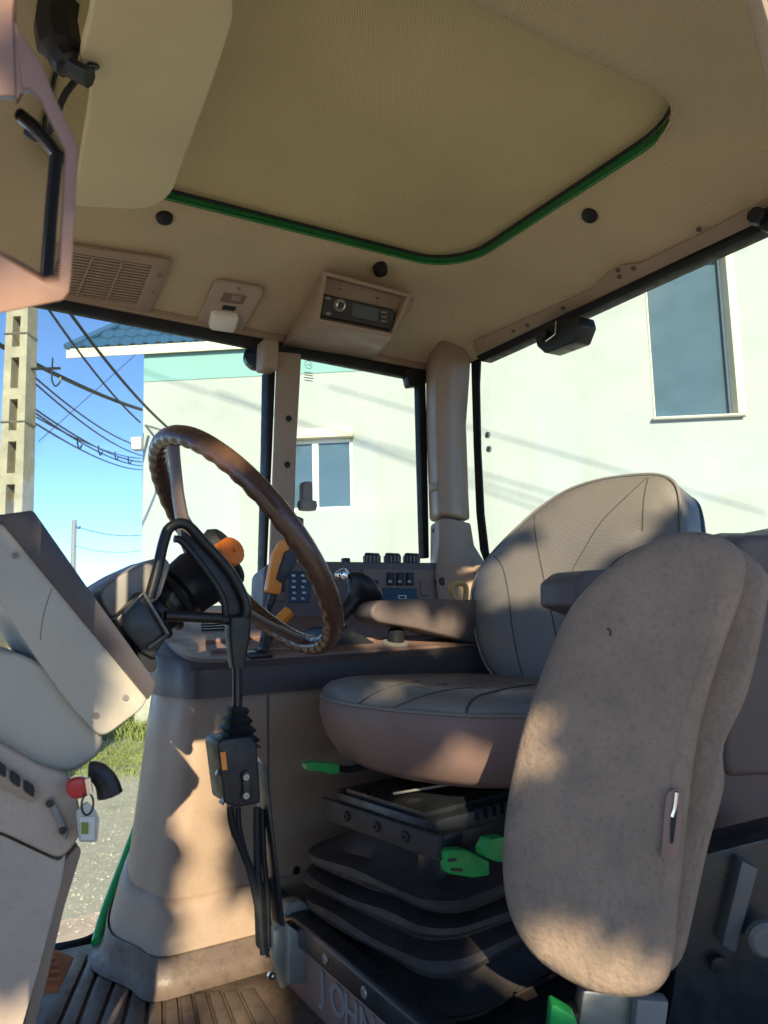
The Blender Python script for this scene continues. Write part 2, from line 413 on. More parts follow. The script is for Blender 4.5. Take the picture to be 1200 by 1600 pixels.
B().ringprism([W(s2a - .02, z2b - .03, .02), W(s2b + .02, z2b - .03, .02), W(s2b + .02, z2t + .02, .02), W(s2a - .02, z2t + .02, .02)], [W(s2a + .002, z2b + .002, .02), W(s2b - .002, z2b + .002, .02), W(s2b - .002, z2t - .002, .02), W(s2a + .002, z2t - .002, .02)], -HN * .29).done('reveal_lining', TRIMW, f2)
B().box(W((s2a + s2b) / 2, z2b - .055, .03), (s2b - s2a + .16, .14, .035), (E1, HN, Z)).bevel(.008).done('window_sill', GREYP, f2)
# roof: eaves 1.1 m out, hipped end
OV = .13; pitch = rad(44)
sl0 = ws(104, 546, OV)[0]; sl1 = S2 - .01
ze = WH + .02
def RF(s, t, lift=0):          # a point on the front slope, t metres up the slope from the eave
    return W(s, ze + t * math.sin(pitch) + lift * math.cos(pitch), OV - t * math.cos(pitch) + lift * math.sin(pitch))
run = (8 + 2 * OV) / 2; tm = run / math.cos(pitch)
rs = B()
q = [RF(sl0, 0), RF(sl1, 0), RF(sl1, tm), RF(sl0 + run, tm)]
rs.face(q); bk = [W(sl0, ze, -8 - OV), W(sl1, ze, -8 - OV)]
bk[0] = W(.3, ze, -8 - OV)
rs.face([bk[0], W(.3, ze, 0), q[3]]); rs.face([q[1], bk[1], q[2]]); rs.face([bk[1], bk[0], q[3], q[2]])
rs.face([q[0] - Z * .03, q[1] - Z * .03, q[2] - Z * .03, q[3] - Z * .03])
roof = rs.done('roof', ROOFB, house)
zf = .17
B().box(W((sl0 + sl1) / 2, ze - zf / 2 + .005, OV - .015), (sl1 - sl0, .03, zf), (E1, HN, Z)).done('fascia', TRIMW, roof)
TEAL = pm('teal_paint', (.22, .40, .39), .8, .05, 1.4, .5, 60, .2)
zfr = ws(222, 597)[1]
B().box(W(S2 / 2, (zfr + WH - .03) / 2, .005), (S2 - .01, .02, WH - .03 - zfr), (E1, HN, Z)).done('frieze', TEAL, house)
tw, tl = .24, .36
prof = []
for k in range(9):
    t = k / 8; prof.append((t * tw, .016 + .02 * math.sin(t * 2 * math.pi)))
tb = B()
slope_up = (RF(0, 1) - RF(0, 0)); slope_n = slope_up.cross(E1); slope_n = slope_n if slope_n.z > 0 else -slope_n
lo = [E1 * a + slope_n * (h + .03) for a, h in prof]; hi = [E1 * a + slope_n * h + slope_up * (tl + .03) for a, h in prof]
dn = [E1 * a + slope_n * (h + .002) for a, h in prof]
tb.loft([dn, lo, hi], False, False, closed=False)
tile0 = tb.done('tile', ROOFB, roof, recalc=False); tile_o = WL[tile0.name].copy()
nt_ = 0
for row in range(13):
    for c in range(32):
        s = sl0 + c * tw + .02; t = row * tl
        if s < sl0 + (t + .02) * math.cos(pitch): continue
        if s > sl0 + 5.2 + row * .0: continue
        if nt_ > 290: break
        pos = RF(s, t) + tile_o
        if nt_ == 0: put(tile0, pos, roof)
        else: inst(tile0, pos, roof)
        nt_ += 1
hp0, hp1 = RF(sl0, 0, .04), RF(sl0 + run, tm, .04)
B().tube([hp0, hp0.lerp(hp1, .5), hp1], .07, 8).done('hip_cap', ROOFB, roof)
# meter cabinet and wire bracket on the house corner
p = onW(212, 692, .12)
mb_ = B().box(p - HN * .12, (.2, .24, .22), (E1, HN, Z)).bevel(.01).done('junction_box', WHITEP, house)
p0 = onW(222, 662, .05); p1 = onW(252, 672, .6)
B().tube([p0 - HN * .1, p1], .02, 6).done('cable_bracket', GALV, house)
# low door hatch behind the console
qd = [onW(u, v, .02) for u, v in ((228, 1020), (273, 1020), (273, 960), (228, 960))]
dr = B().prism(qd, HN * .05).bevel(.01).done('door', WHITEP, house)
c_ = sum(qd, V()) / 4
B().ringprism([c_ + (x - c_) * 1.16 - HN * .02 for x in qd], [c_ + (x - c_) * .995 - HN * .02 for x in qd], HN * .10).done('door_frame', GREEN, dr)

# utility poles
def conc_pole(u0, u1, ub0, ub1, d, top):
    base = at((u0 + u1) / 2, 900, d); base.z = 0
    t = thing('utility_pole', 'square concrete utility pole with a column of oblong slots', 'pole', base)
    ax = R0 * math.cos(rad(32)) + D0 * math.sin(rad(32)); ay = V((-ax.y, ax.x, 0))
    wb, wt = .32, .20
    # slotted face looks left to the camera, plain face right
    n = -D0 * math.cos(rad(4)) - R0 * math.sin(rad(4)); n.normalize(); e = V((-n.y, n.x, 0))
    if e.dot(R0) < 0: e = -e
    def PT(a, z, o):  # a, o in -1..1
        wz = wb + (wt - wb) * z / top; return base + e * (a * wz / 2) + n * (o * wz * .42) + Z * z
    b = B()
    zs = [0]; z = .75
    while z < top - .6: zs += [z, z + .345]; z += .465
    zs.append(top)
    for o in (1, -1):
        for i in range(len(zs) - 1):
            hole = i % 2 == 1
            for a0, a1 in ((-1, -.36), (-.36, .36), (.36, 1)):
                if hole and a0 == -.36: continue
                b.face([PT(a0, zs[i], o), PT(a1, zs[i], o), PT(a1, zs[i + 1], o), PT(a0, zs[i + 1], o)])
    for a in (-1, 1):
        for i in range(len(zs) - 1):
            b.face([PT(a, zs[i], -1), PT(a, zs[i], 1), PT(a, zs[i + 1], 1), PT(a, zs[i + 1], -1)])
    for i in range(1, len(zs) - 1, 2):
        for a in (-.36, .36): b.face([PT(a, zs[i], -1), PT(a, zs[i], 1), PT(a, zs[i + 1], 1), PT(a, zs[i + 1], -1)])
        for z in (zs[i], zs[i + 1]): b.face([PT(-.36, z, -1), PT(.36, z, -1), PT(.36, z, 1), PT(-.36, z, 1)])
        # rough skin of concrete left deep in the slot
        b.face([PT(-.36, zs[i], -.4), PT(.36, zs[i], -.4), PT(.36, zs[i + 1], -.4), PT(-.36, zs[i + 1], -.4)])
    b.face([PT(-1, top, -1), PT(1, top, -1), PT(1, top, 1), PT(-1, top, 1)])
    bmesh.ops.remove_doubles(b.b, verts=b.b.verts, dist=1e-4)
    b.done('shaft', CONC, t)
    for z in (top * .62, top * .68, top * .5):
        B().tube(rp([PT(-1.08, z, -1.1), PT(1.08, z, -1.1), PT(1.08, z, 1.1), PT(-1.08, z, 1.1)], .02, 2), .008, 5, True).done('steel_band', GALV, t)
    zz = at(80, 563, d).z
    B().tube([PT(.9, zz, 0), PT(.9, zz, 0) + R0 * .33], .016, 6).done('hook_arm', STEELB, t)
    hk = PT(.9, zz, 0) + R0 * .24
    B().tube(crom([hk + Z * .12, hk, hk - Z * .13, hk - Z * .2 + R0 * .04, hk - Z * .15 + R0 * .09, hk - Z * .1 + R0 * .09], 4, False), .01, 6).done('hook', STEELB, t)
    return t
conc_pole(-8, 50, 0, 57, 8.0, 8.2)
b0 = at(114, 900, 38); b0.z = 0
fp = thing('utility_pole', 'slim far grey pole with a small insulator, standing in the open sky', 'pole', b0)
zt = at(114, 811, 38).z
B().tube([b0, b0 + Z * zt], [.16, .12], 8).done('shaft', GREYP, fp)
B().tube([b0 + Z * (zt - .4), b0 + Z * (zt - .45) + R0 * .28, b0 + Z * (zt - .3) + R0 * .3], .035, 6).done('insulator_hook', STEELB, fp)
def wire(p, q, r, label, sag=.25, group='overhead wires'):
    pts = [p.lerp(q, k / 16) - Z * (sag * 4 * (k / 16) * (1 - k / 16)) for k in range(17)]
    return tag(B().tube(pts, r, 6).done('overhead_wire', CABLE), label, 'wire', group)
HB = onW(219, 660, .3)
wire(at(-120, 470, 7), at(221, 640, 13.2), .028, 'thick black cable crossing above the hook on the concrete pole', .1)
wire(at(60, 460, 8), HB, .016, 'thin cable running steeply down to the bracket on the house corner', .1)
wire(at(100, 476, 9), onW(262, 668, .5), .022, 'black cable passing under the eave to the house corner bracket', .1)
for k, (a, b_, dd) in enumerate([((55, 590), (222, 698), 0), ((56, 600), (222, 712), 0), ((56, 640), (222, 722), 0), ((56, 646), (222, 728), 0), ((56, 662), (222, 734), 0)]):
    wire(at(*a, 8.1), at(*b_, 15 + k * .6), .011, 'thin slack wire in the bundle between concrete pole and house', .12, 'slack wires beside the pole')
wire(at(57, 652, 8.1), at(220, 716, 16), .009, 'thin wire with small hanging clips beside the slack bundle', .1)
for k in range(4):
    pc = at(57, 652, 8.1).lerp(at(220, 716, 16), .25 + .18 * k) - Z * .09
    tag(B().tube(crom([pc + Z * .03, pc - Z * .05, pc - Z * .12 + R0 * .03, pc - Z * .06 + R0 * .06], 3, False), .012, 5).done('wire_clip', STEELB), 'small hook clip hanging from the thin wire', 'clip', 'hook clips on the wire')
wire(at(118, 822, 38), at(222, 836, 40), .022, 'upper wire from the slim far pole', .2)
wire(at(118, 853, 38), at(222, 860, 40), .018, 'lower wire from the slim far pole', .2)
wire(at(60, 690, 25), at(222, 545, 30), .012, 'very thin wire rising behind the others toward the eave', .0)
# cables over the yard, whose shadows lie on the house wall
for (a, b_) in (((270, 596), (650, 720)), ((470, 660), (700, 745)), ((690, 655), (1000, 745)), ((700, 725), (960, 800))):
    p, q = onW(*a), onW(*b_); e = (q - p)
    p2 = p - e * .6 - SUNDIR * 15; q2 = q + e * .6 - SUNDIR * 15
    wire(p2, q2, .013, 'cable stretched over the yard behind the tractor', 0, 'cables over the yard')

# grass, stones, bricks
def scatter(name, n, fn, mat, label, cat):
    b = B()
    for _ in range(n): fn(b)
    return tag(b.done(name, mat, recalc=False), label, cat, kind='stuff')
GRASS = pm('grass_blade', (.20, .23, .06), .7, .3, 3, 0, 100, .2)
def grass(b):
    u = random.gauss(170, 110); v = random.choice([random.uniform(1128, 1150), random.uniform(1150, 1215), random.gauss(1180, 14)])
    p = onZ(u, v, 0); a = random.random() * 6.28; h = random.uniform(.02, .07) if v > 1160 else random.uniform(.08, .24)
    d = V((math.cos(a), math.sin(a), 0)); ln = V((random.uniform(-.6, .6), random.uniform(-.6, .6), 0)) * h
    b.face([p - d * .009, p + d * .009, p + ln * .5 + Z * h * .7 + d * .005, p + ln + Z * h])
scatter('grass', 9000, grass, GRASS, 'green and yellowing grass tufts at the foot of the house', 'grass')
STONE = pm('gravel_stone', (.40, .365, .30), .9, .3, 4, .5, 60, .2)
def stone(b):
    u = random.gauss(165, 95); v = random.gauss(1350, 110)
    if v < 1170: return
    p = onZ(u, v, 0); s = random.uniform(.003, .010) * (1 if random.random() < .93 else 2.2)
    x, y = V((s * random.uniform(.7, 1.3), 0, 0)), V((0, s * random.uniform(.7, 1.3), 0)); h = Z * s * random.uniform(.4, .9)
    t = p + h
    for a, c in ((x, y), (y, -x), (-x, -y), (-y, x)): b.face([p + a, p + c, t + c * .4, t + a * .4])
    b.face([t + x * .4, t + y * .4, t - x * .4, t - y * .4])
scatter('gravel', 2000, stone, STONE, 'pale loose gravel over the trodden yard', 'gravel')
bp0 = onZ(246, 1160, 0)
for k in range(3):
    tag(B().box(bp0 + Z * (.035 + .2 * 0 + .115 * k) + R0 * .02 * k, (.24, .2, .11), (R0, D0, Z)).bevel(.008).done('brick', BRICK), 'red hollow brick, %s of the small stack on the grass' % ('bottom one', 'middle one', 'topmost')[k], 'brick', 'bricks stacked on the grass')
# ================================================================== TRACTOR CAB
FL = 1.403                                  # cab floor
cab = thing('tractor_cab', 'tractor cab shell with beige cloth headliner, tinted windows and green hatch trim', 'tractor cab', (.55, 1.14, FL))
XR, YR, YL = 1.45, 1.96, .33
def ringz(t, z0=2.80, z1=2.95):
    """ring of the headliner, 0 at the rail, 1 at the hatch opening"""
    a = rrect(.54, 1.145, .89, .795, .10, z0, 9); b = rrect(.68, 1.21, .545, .395, .14, z1, 9)
    a = [p + Z * ((1.43 - p.x) * .028) for p in a]
    bul = .005 * math.sin(t * math.pi)
    return [p.lerp(q_, t) + Z * bul for p, q_ in zip(a, b)]
def sub4(r):
    return r
def dens(r, n=4):
    out = []
    for i, p in enumerate(r):
        q_ = r[(i + 1) % len(r)]; m = n * 3 if (q_ - p).length > .2 else 1
        out += [p.lerp(q_, k / m) for k in range(m)]
    return out
b = B(); rr_ = [dens(ringz(t)) for t in (0, .2, .4, .6, .8, .93)]
e_ = dens(ringz(1.0)); rr_.append([p + Z * .002 for p in e_]); rr_.append([p + Z * .012 for p in dens(ringz(1.012))])
o_ = [p + Z * .02 for p in rr_[0]]
b.loft([rr_[0]] + rr_[1:], False, False)
liner = b.done('headliner', LINER, cab, 60, recalc=False)
# hatch: green roof sheet edge, seal and cloth lid
def outl(r): return [p - V((0, max(0, .95 - p.y) * .22, 0)) for p in r]
gr = outl([p + Z * .016 for p in dens(ringz(1.0))])
B().loft([[p for p in gr], [p + Z * .028 for p in gr]], False, False).done('hatch_wall', GREEN, cab)
B().tube([p - Z * .002 for p in gr], .0058, 8, True).done('hatch_trim', GREEN, cab, 80)
ins = outl(rrect(.68, 1.21, .53, .38, .13, 2.978, 9))
B().tube(dens(ins), .0035, 6, True).done('hatch_seal', RUBBER, cab, 80)
lid = B().pillow(rrect(.68, 1.20, .545, .40, .135, 2.985, 9), Z, [(0, .03), (0, 0), (.05, .014), (.14, .03), (.26, .038)]).done('hatch_lid', LID, cab, 60)
# roof shell over everything, overhanging the doors
rs_ = rrect(.54, 1.145, .97, .90, .22, 0, 9)
B().pillow(rs_, Z, [(.03, 2.79), (0, 2.83), (0, 3.0), (.05, 3.07), (.2, 3.13), (.5, 3.15)]).done('roof_shell', GREEN, cab, 50) if False else None
sh = B(); a_ = [p + Z * ((1.43 - p.x) * .028) for p in rrect(.54, 1.145, .89, .795, .10, 2.797, 9)]; c_ = rrect(.54, 1.145, .95, .86, .2, 2.87, 9)
sh.loft([a_, c_, [p + Z * .13 for p in c_], [p.lerp(V((.54, 1.145, p.z)), .12) + Z * .28 for p in c_], [p.lerp(V((.54, 1.145, p.z)), .5) + Z * .34 for p in c_]], False, True)
sh.done('roof_shell', pm('roof_green', (.02, .14, .04), .4, .05, 3, 0, 100, .5, coat=.3), cab, 50)
# slope planes of the headliner
SP = V((0, YR - .02, 2.80 + 1.43 * .028)); SN = (V((1, YR - .02, 2.80 + .43 * .028)) - SP).cross(V((.7, 1.585, 2.95)) - SP).normalized()
if SN.z > 0: SN = -SN
def onS(u, v, off=0): return onP(u, v, SP + SN * (off + .002), SN)
# sun visor panel hung under the front of the hatch
VP_ = V((0, 1.5, 2.86)); VN = V((.06, .10, -1)).normalized()
vis = [onP(u, v, VP_, VN) for u, v in ((150, -60), (140, 20), (126, 72), (124, 98), (140, 112), (140, 150), (112, 316), (236, 322), (268, 298), (338, 105), (366, 14), (352, -60))]
vis = rp(vis, [.01, .02, .02, .015, .01, .03, .03, .05, .05, .05, .03, .01], 5)
vz = B().prism([p - VN * .012 for p in vis], VN * .021).bevel(.005, 3, 50).done('sun_visor', VISOR, cab, 50)
screw(onP(145, 103, VP_ + VN * .010, VN), VN, .009, vz, STEELB)
# dark bracket and cable above the grab handle
B().tube(crom(pxD([(92, 0), (88, 40), (96, 85), (110, 105), (140, 122)], 1.05), 4, False), [.028] * 4 + [.03] * 4 + [.02] * 4 + [.014] * 5, 8).done('visor_bracket', BLACK, cab)
B().tube(crom(pxD([(40, 205), (58, 216), (80, 200), (100, 150), (125, 118)], 1.1), 5, False), .005, 6).done('visor_cable', RUBBER, cab)
# round black plugs
for k, (u, v) in enumerate(((257, 341), (595, 424), (921, 337))):
    p = onS(u, v) if k < 2 else onP(u, v, V((1.43, 0, 2.80)), V((-.15, 0, -.205)).normalized())
    n = SN if k < 2 else V((-.15, 0, -.205)).normalized()
    B().lathe([(.019, -.02), (.0195, -.004), (.018, .004), (.012, .007), (.0, .008)], p, n, 18).done('plug', RUBBER, cab)
# air vent with its slats
def S_(pts, off=0): return [onS(u, v, off) for u, v in pts]
vq = S_(((92, 376), (268, 403), (233, 487), (48, 463)))
av = B().ringprism(rp(vq, .012, 4), rp(S_(((97, 388), (238, 411), (213, 472), (70, 452))), .004, 4), SN * .010).bevel(.002).done('air_vent', BEIGE, cab)
vi = S_(((97, 388), (238, 411), (213, 472), (70, 452)), -.003)
B().prism([p - SN * .012 for p in vi], -SN * .004).done('vent_back', STEELB, av)
for k in range(15):
    t = (k + .5) / 15
    a, c = vi[0].lerp(vi[3], t), vi[1].lerp(vi[2], t); dn_ = (vi[3] - vi[0]).normalized()
    B().box((a + c) / 2 + SN * .004, ((c - a).length, .0055, .010), ((c - a).normalized(), dn_, SN)).done('slat', BEIGE, av)
for t in (.33, .66):
    a, c = vi[0].lerp(vi[1], t), vi[3].lerp(vi[2], t)
    B().box((a + c) / 2 + SN * .006, ((c - a).length, .005, .012), frame(SN, (c - a).normalized())[1::-1] + (SN,)).done('vent_bar', BEIGE, av)
for u, v in ((249, 430), (238, 457)): screw(onS(u, v, .010), SN, .007, av, GREYP)
# ceiling lamp plate
lq = rp(S_(((337, 436), (415, 450), (374, 522), (303, 510))), .022, 5)
cl = B().pillow(lq, SN, [(0, -.002), (0, .004), (.003, .008)]).done('cabin_light', BEIGE2, cab, 50)
B().pillow(rp(S_(((330, 484), (374, 490), (366, 514), (325, 508)), .008), .014, 5), SN, [(0, -.004), (0, .012), (.003, .018), (.008, .021)]).done('lens', WHITEP, cl, 50)
B().pillow(rp(S_(((350, 455), (386, 461), (378, 474), (343, 469)), .004), .003, 3), SN, [(0, 0), (0, .0052)]).done('switch_recess', BROWN, cl)
B().pillow(rp(S_(((364, 459), (378, 461), (374, 468), (361, 466)), .008), .002, 2), SN, [(0, 0), (0, .006)]).done('rocker', BEIGE, cl)
B().pillow(rp(S_(((349, 476), (369, 479), (366, 485), (346, 482)), .007), .002, 2), SN, [(0, 0), (0, .003)]).done('switch', BLACK, cl)
screw(onS(373, 451, .008), SN, .005, cl, GREYP)
# radio housing: a wedge box hanging from the rail
HN_ = V((-.25, -1, -.42)).normalized()
hp_ = onY(560, 500, 1.66)
def H(u, v, off=0): return onP(u, v, hp_ + HN_ * off, HN_)
fo = [H(504, 422), (H(644, 460)), H(613, 527), H(493, 504)]
fi = [H(511, 431), H(636, 464), H(613, 521), H(500, 498)]
bk_ = [onS(497, 430, -.01), onS(655, 458, -.01), onS(590, 566, -.005), onS(440, 548, -.005)]
bk_ = [onY(500, 426, 1.78), onY(650, 470, 1.80), onY(583, 562, 1.93), onY(441, 540, 1.93)]
hb = B()
fi2 = [p - HN_ * .05 for p in fi]
R_ = [hb._ring(x) for x in (bk_, fo, fi, fi2)]
for a, c in zip(R_, R_[1:]):
    for i in range(4): hb.b.faces.new((a[i], a[(i + 1) % 4], c[(i + 1) % 4], c[i]))
hb.b.faces.new(R_[-1]); hb.b.faces.new(R_[0][::-1])
rh = hb.bevel(.006, 3, 25).done('radio_housing', BEIGE, cab, 40)
for u, v in ((531, 452), (590, 466)): screw(H(u, v, -.03), HN_, .003, rh)
RQ = H(562, 487)
radio = thing('car_radio', 'slim black car radio with round volume knob, set in the beige overhead housing', 'radio', RQ)
rq = rp([H(u, v, -.036) for u, v in ((502, 459), (615, 484), (612, 517), (499, 494))], .006, 3)
rb = B().pillow(rq, HN_, [(0, -.05), (0, .012), (.003, .016)]).done('faceplate', BLACK, radio, 40)
B().pillow(rp([H(u, v, -.019) for u, v in ((551, 474), (592, 483), (590, 503), (549, 494))], .003, 3), HN_, [(0, -.003), (0, .0015)]).done('display', SCREEN, radio)
kc = H(531, 477, -.02)
B().lathe([(.0165, -.003), (.0165, .003), (.013, .004)], kc, HN_, 24).done('knob_ring', GREYP, radio)
B().lathe([(.012, 0), (.0115, .012), (.009, .013), (.0085, .011), (0, .011)], kc, HN_, 24).done('volume_knob', CHROME, radio)
B().lathe([(.0095, .0), (.0095, .0125), (0, .0128)], kc, HN_, 20).done('knob_cap', BLACK, radio)
for k in range(3):
    B().box(H(600, 488 + 7 * k, -.0195), (.016, .004, .003), frame(HN_)).done('button', GREYP, radio)
for u, v in ((512, 466), (513, 490)): B().box(H(u, v, -.0195), (.014, .007, .003), frame(HN_)).done('button', GREYP, radio)

# right rail, posts and glass ----------------------------------------------------------
yg = YR
B().prism([V((-.36, yg - .027, 2.815)), V((1.44, yg - .027, 2.752)), V((1.44, yg - .027, 2.80)), V((-.36, yg - .027, 2.865))], V((0, .03, 0))).bevel(.006).done('window_rail', RUBBER, cab)
B().prism([V((-.34, yg - .036, 2.834)), V((1.42, yg - .036, 2.786)), V((1.42, yg - .036, 2.81)), V((-.34, yg - .036, 2.858))], V((0, .012, 0))).bevel(.004).done('rail_trim', BEIGE, cab)
def pane(name, pts, th, mat=GLASS): return B().prism(pts, th).done(name, mat, cab)
xp0, xp1 = onY(428, 700, 1.90).x, onY(470, 700, 1.90).x
pane('window_pane', [V((-.36, yg, FL - .05)), V((xp0 + .03, yg, FL - .05)), V((xp0 + .03, yg, 2.80)), V((-.36, yg, 2.81))], V((0, .005, 0)))
pane('window_pane', [V((xp1 - .02, yg, 1.95)), V((1.38, yg, 1.95)), V((1.38, yg, 2.775)), V((xp1 - .02, yg, 2.775))], V((0, .005, 0)))
# slim post
pp = pxY([(433, 548), (471, 552), (463, 700), (457, 905), (420, 905), (428, 700)], 1.90)
post = B().prism(pp, V((.02, .055, 0))).bevel(.006, 3).done('window_post', BEIGE, cab)
for u, v in ((451, 654), (449, 726)): screw(onY(u, v, 1.899), V((0, -1, 0)), .009, post, RUBBER)
B().prism(pxY([(419, 578), (431, 578), (426, 700), (417, 900), (412, 900), (417, 700)], 1.925), V((0, .05, 0))).bevel(.003).done('post_seal', RUBBER, cab)
B().prism(pxY([(654, 575), (665, 577), (668, 700), (671, 872), (662, 872), (657, 700)], 1.925), V((0, .03, 0))).bevel(.003).done('post_seal', RUBBER, cab)
B().prism(pxY([(413, 527), (437, 530), (436, 578), (411, 574)], 1.88), V((0, .06, 0))).bevel(.008, 3).done('post_cap', BEIGE, cab)
# corner pillar in the rear right corner
def pil(z, spread, out):
    """section of the corner trim: two faces meeting in a soft nose"""
    return None
cp = B()
secs = []
for vL, uL, uN, uR, yN in ((520, 664, 702, 738, 1.80), (560, 664, 694, 735, 1.775), (640, 665, 693, 729, 1.765), (760, 669, 696, 733, 1.755), (797, 671, 697, 735, 1.75)):
    L_ = onY(uL, vL + 22, YR - .03); N1 = onY(uN - 12, vL + 8, yN + .02); N2 = onY(uN + 10, vL + 4, yN + .012); Rr = onX(uR, vL + 10, XR - .03)
    zz = N1.z
    for q_ in (L_, N2, Rr): q_.z = zz
    secs.append([L_, N1, N2, Rr, V((XR + .02, YR + .02, zz))])
top_ = secs[0]
cpo = B().loft(secs).bevel(.012, 3, 25).done('corner_pillar', BEIGE, cab, 50)
pu = onY(677, 760, 1.80)
B().lathe([(.013, -.01), (.013, .006), (.009, .010), (0, .011)], onY(677, 761, 1.795), V((-.3, -1, 0)), 16).done('button_plug', BEIGE2, cpo)
secs = []
for vL, uL, uN, uR, yN in ((801, 672, 698, 736, 1.755), (840, 672, 698, 742, 1.755), (870, 672, 694, 760, 1.745), (890, 672, 692, 775, 1.73), (960, 680, 700, 800, 1.70), (1010, 680, 700, 810, 1.70)):
    L_ = onY(uL, vL + 22, YR - .03); N1 = onY(uN - 12, vL + 8, yN + .02); N2 = onY(uN + 10, vL + 4, yN + .012); Rr = onX(uR, vL + 10, XR - .03)
    zz = N1.z
    for q_ in (L_, N2, Rr): q_.z = zz
    secs.append([L_, N1, N2, Rr, V((XR + .02, YR + .02, zz))])
cpl = B().loft(secs).bevel(.012, 3, 25).done('corner_pillar', BEIGE, cab, 50)
screw(onY(679, 829, 1.86), V((-.6, -1, 0)), .007, cpl, RUBBER)
screw(onX(727, 861, XR - .06), V((-1, -.3, 0)), .009, cpl, GALV)
# ledge behind the console, sunlit brightness also put into its pale colour
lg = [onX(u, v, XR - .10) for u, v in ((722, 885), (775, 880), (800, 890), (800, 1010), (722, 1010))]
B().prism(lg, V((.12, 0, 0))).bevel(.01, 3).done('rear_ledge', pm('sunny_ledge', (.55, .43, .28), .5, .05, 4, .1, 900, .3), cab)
hx = crom([onY(u, v, 1.60) for u, v in ((716, 948), (704, 922), (711, 912), (726, 914), (728, 930), (724, 948))], 4, False)
B().tube(hx, .0075, 8).done('window_latch', pm('amber_latch', (.55, .36, .12), .4, .06, 8), cab)

# rear window: trim strip, seal, glass
def RX(u, v, x=XR): return onX(u, v, x)
RN = V((-.15, 0, -.205)).normalized()
def onRS(u, v, off=0): return onP(u, v, V((1.43, 0, 2.80)) + RN * off, RN)
st = [onRS(u, v, .003) for u, v in ((742, 531), (800, 506), (870, 475), (930, 447), (936, 438), (958, 420), (975, 412), (1000, 410), (1100, 362), (1215, 300), (1215, 332), (1100, 386), (1000, 431), (870, 494), (745, 553))]
tr_ = B().prism(st, RN * .006).bevel(.002).done('window_trim', BEIGE, cab)
for u, v in ((966, 422), (990, 419), (968, 432), (1092, 358), (880, 481), (802, 517), (824, 508)):
    screw(onRS(u, v, .009), RN, .0065, tr_, BROWND)
B().prism([RX(u, v, XR - .028) for u, v in ((738, 552), (1000, 429), (1225, 320), (1240, 338), (1000, 449), (800, 543), (752, 565))], V((.04, 0, 0))).bevel(.003).done('window_seal', RUBBER, cab)
B().loft([[RX(u, v, XR - .004) + V((dx, 0, 0)) for u, v, dx in ((a0, v0, 0), (a1, v0 + 3, 0), (a1, v0 + 3, .006), (a0, v0, .006))] for a0, a1, v0 in ((736, 750, 556), (737, 748, 600), (740, 750, 700), (744, 755, 800), (750, 762, 860), (758, 772, 882), (780, 790, 892), (850, 860, 905))]).done('window_seal', RUBBER, cab, 60)
gq = [V((XR + .004, YL + .1, 1.95)), V((XR + .004, YR - .06, 1.95)), V((XR + .004, YR - .06, 2.82)), V((XR + .004, YL + .1, 2.82))]
rg = pane('rear_window_pane', gq, V((.005, 0, 0)))
for u, v in ((763, 680), (765, 702)):
    B().lathe([(.010, 0), (.010, .006), (.006, .006), (.006, 0)], RX(u, v, XR - .002), V((-1, 0, 0)), 18).done('bolt_ring', WHITEP, rg)
# latch blocks on the rear window top
for (pts, ctr) in ((((834, 522), (866, 500), (903, 493), (907, 508), (897, 534), (850, 552), (838, 541)), (852, 525)), (((1174, 345), (1180, 327), (1215, 318), (1215, 360), (1190, 362)), (1185, 341))):
    lb = B().prism([RX(u, v, XR - .075) for u, v in pts], V((.06, 0, 0))).bevel(.006, 3).done('window_latch', BLACK, cab)
    B().lathe([(.016, 0), (.016, .02), (.012, .024), (0, .025)], RX(*ctr, XR - .075), V((-1, -.3, 0)), 16).done('latch_knob', RUBBER, lb)
    if ctr[0] < 1000: B().tube([RX(u, v, XR - .082) for u, v in ((869, 502), (868, 522), (853, 533))], .003, 6).done('latch_strap', CHROME, lb)
# outside lamps seen through the glass, glass knob
lo_ = B().lathe([(.02, -.03), (.034, -.02), (.036, .0), (.03, .02), (0, .026)], onY(399, 559, 1.99), V((-.6, -1, 0)), 20).done('side_lamp', BLACK, cab)
B().lathe([(.026, 0), (.024, .006), (0, .008)], onY(397, 559, 1.962), V((-.6, -1, 0)), 20).done('lamp_lens', SCREEN, lo_)
B().prism(rp(pxY([(634, 577), (661, 574), (664, 602), (640, 604)], 1.93), .008, 3), V((0, .03, 0))).bevel(.004).done('window_hinge', BLACK, cab)
gk = onY(481, 775, 1.93)
kb = B().prism(rp(pxY([(474, 752), (489, 752), (489, 785), (473, 785)], 1.915), .008, 4), V((0, .03, 0))).bevel(.004).done('window_handle', GREYP, cab)
B().lathe([(.026, -.013), (.029, 0), (.027, .012)], onY(480, 790, 1.92), Z, 14).done('handle_base', GREYP, kb)
# small etched mark on the right pane
mk = onY(482, 570, YR - .003)
B().tube([mk + V((.012 * math.cos(a), 0, .012 * math.sin(a))) for a in [k * 6.283 / 18 for k in range(18)]], .0008, 4, True).done('etched_mark', GREYP, cab)
for k in range(4):
    B().box(mk + V((.0, 0, -.024 - .008 * k)), (.03 - .004 * (k % 2), .001, .0022)).done('etched_line', GREYP, cab)
B().tube([mk + V((-.006, 0, -.004)), mk + V((.0, 0, .003)), mk + V((.005, 0, -.005)), mk + V((.007, 0, .004))], .001, 4).done('etched_mark', GREYP, cab)
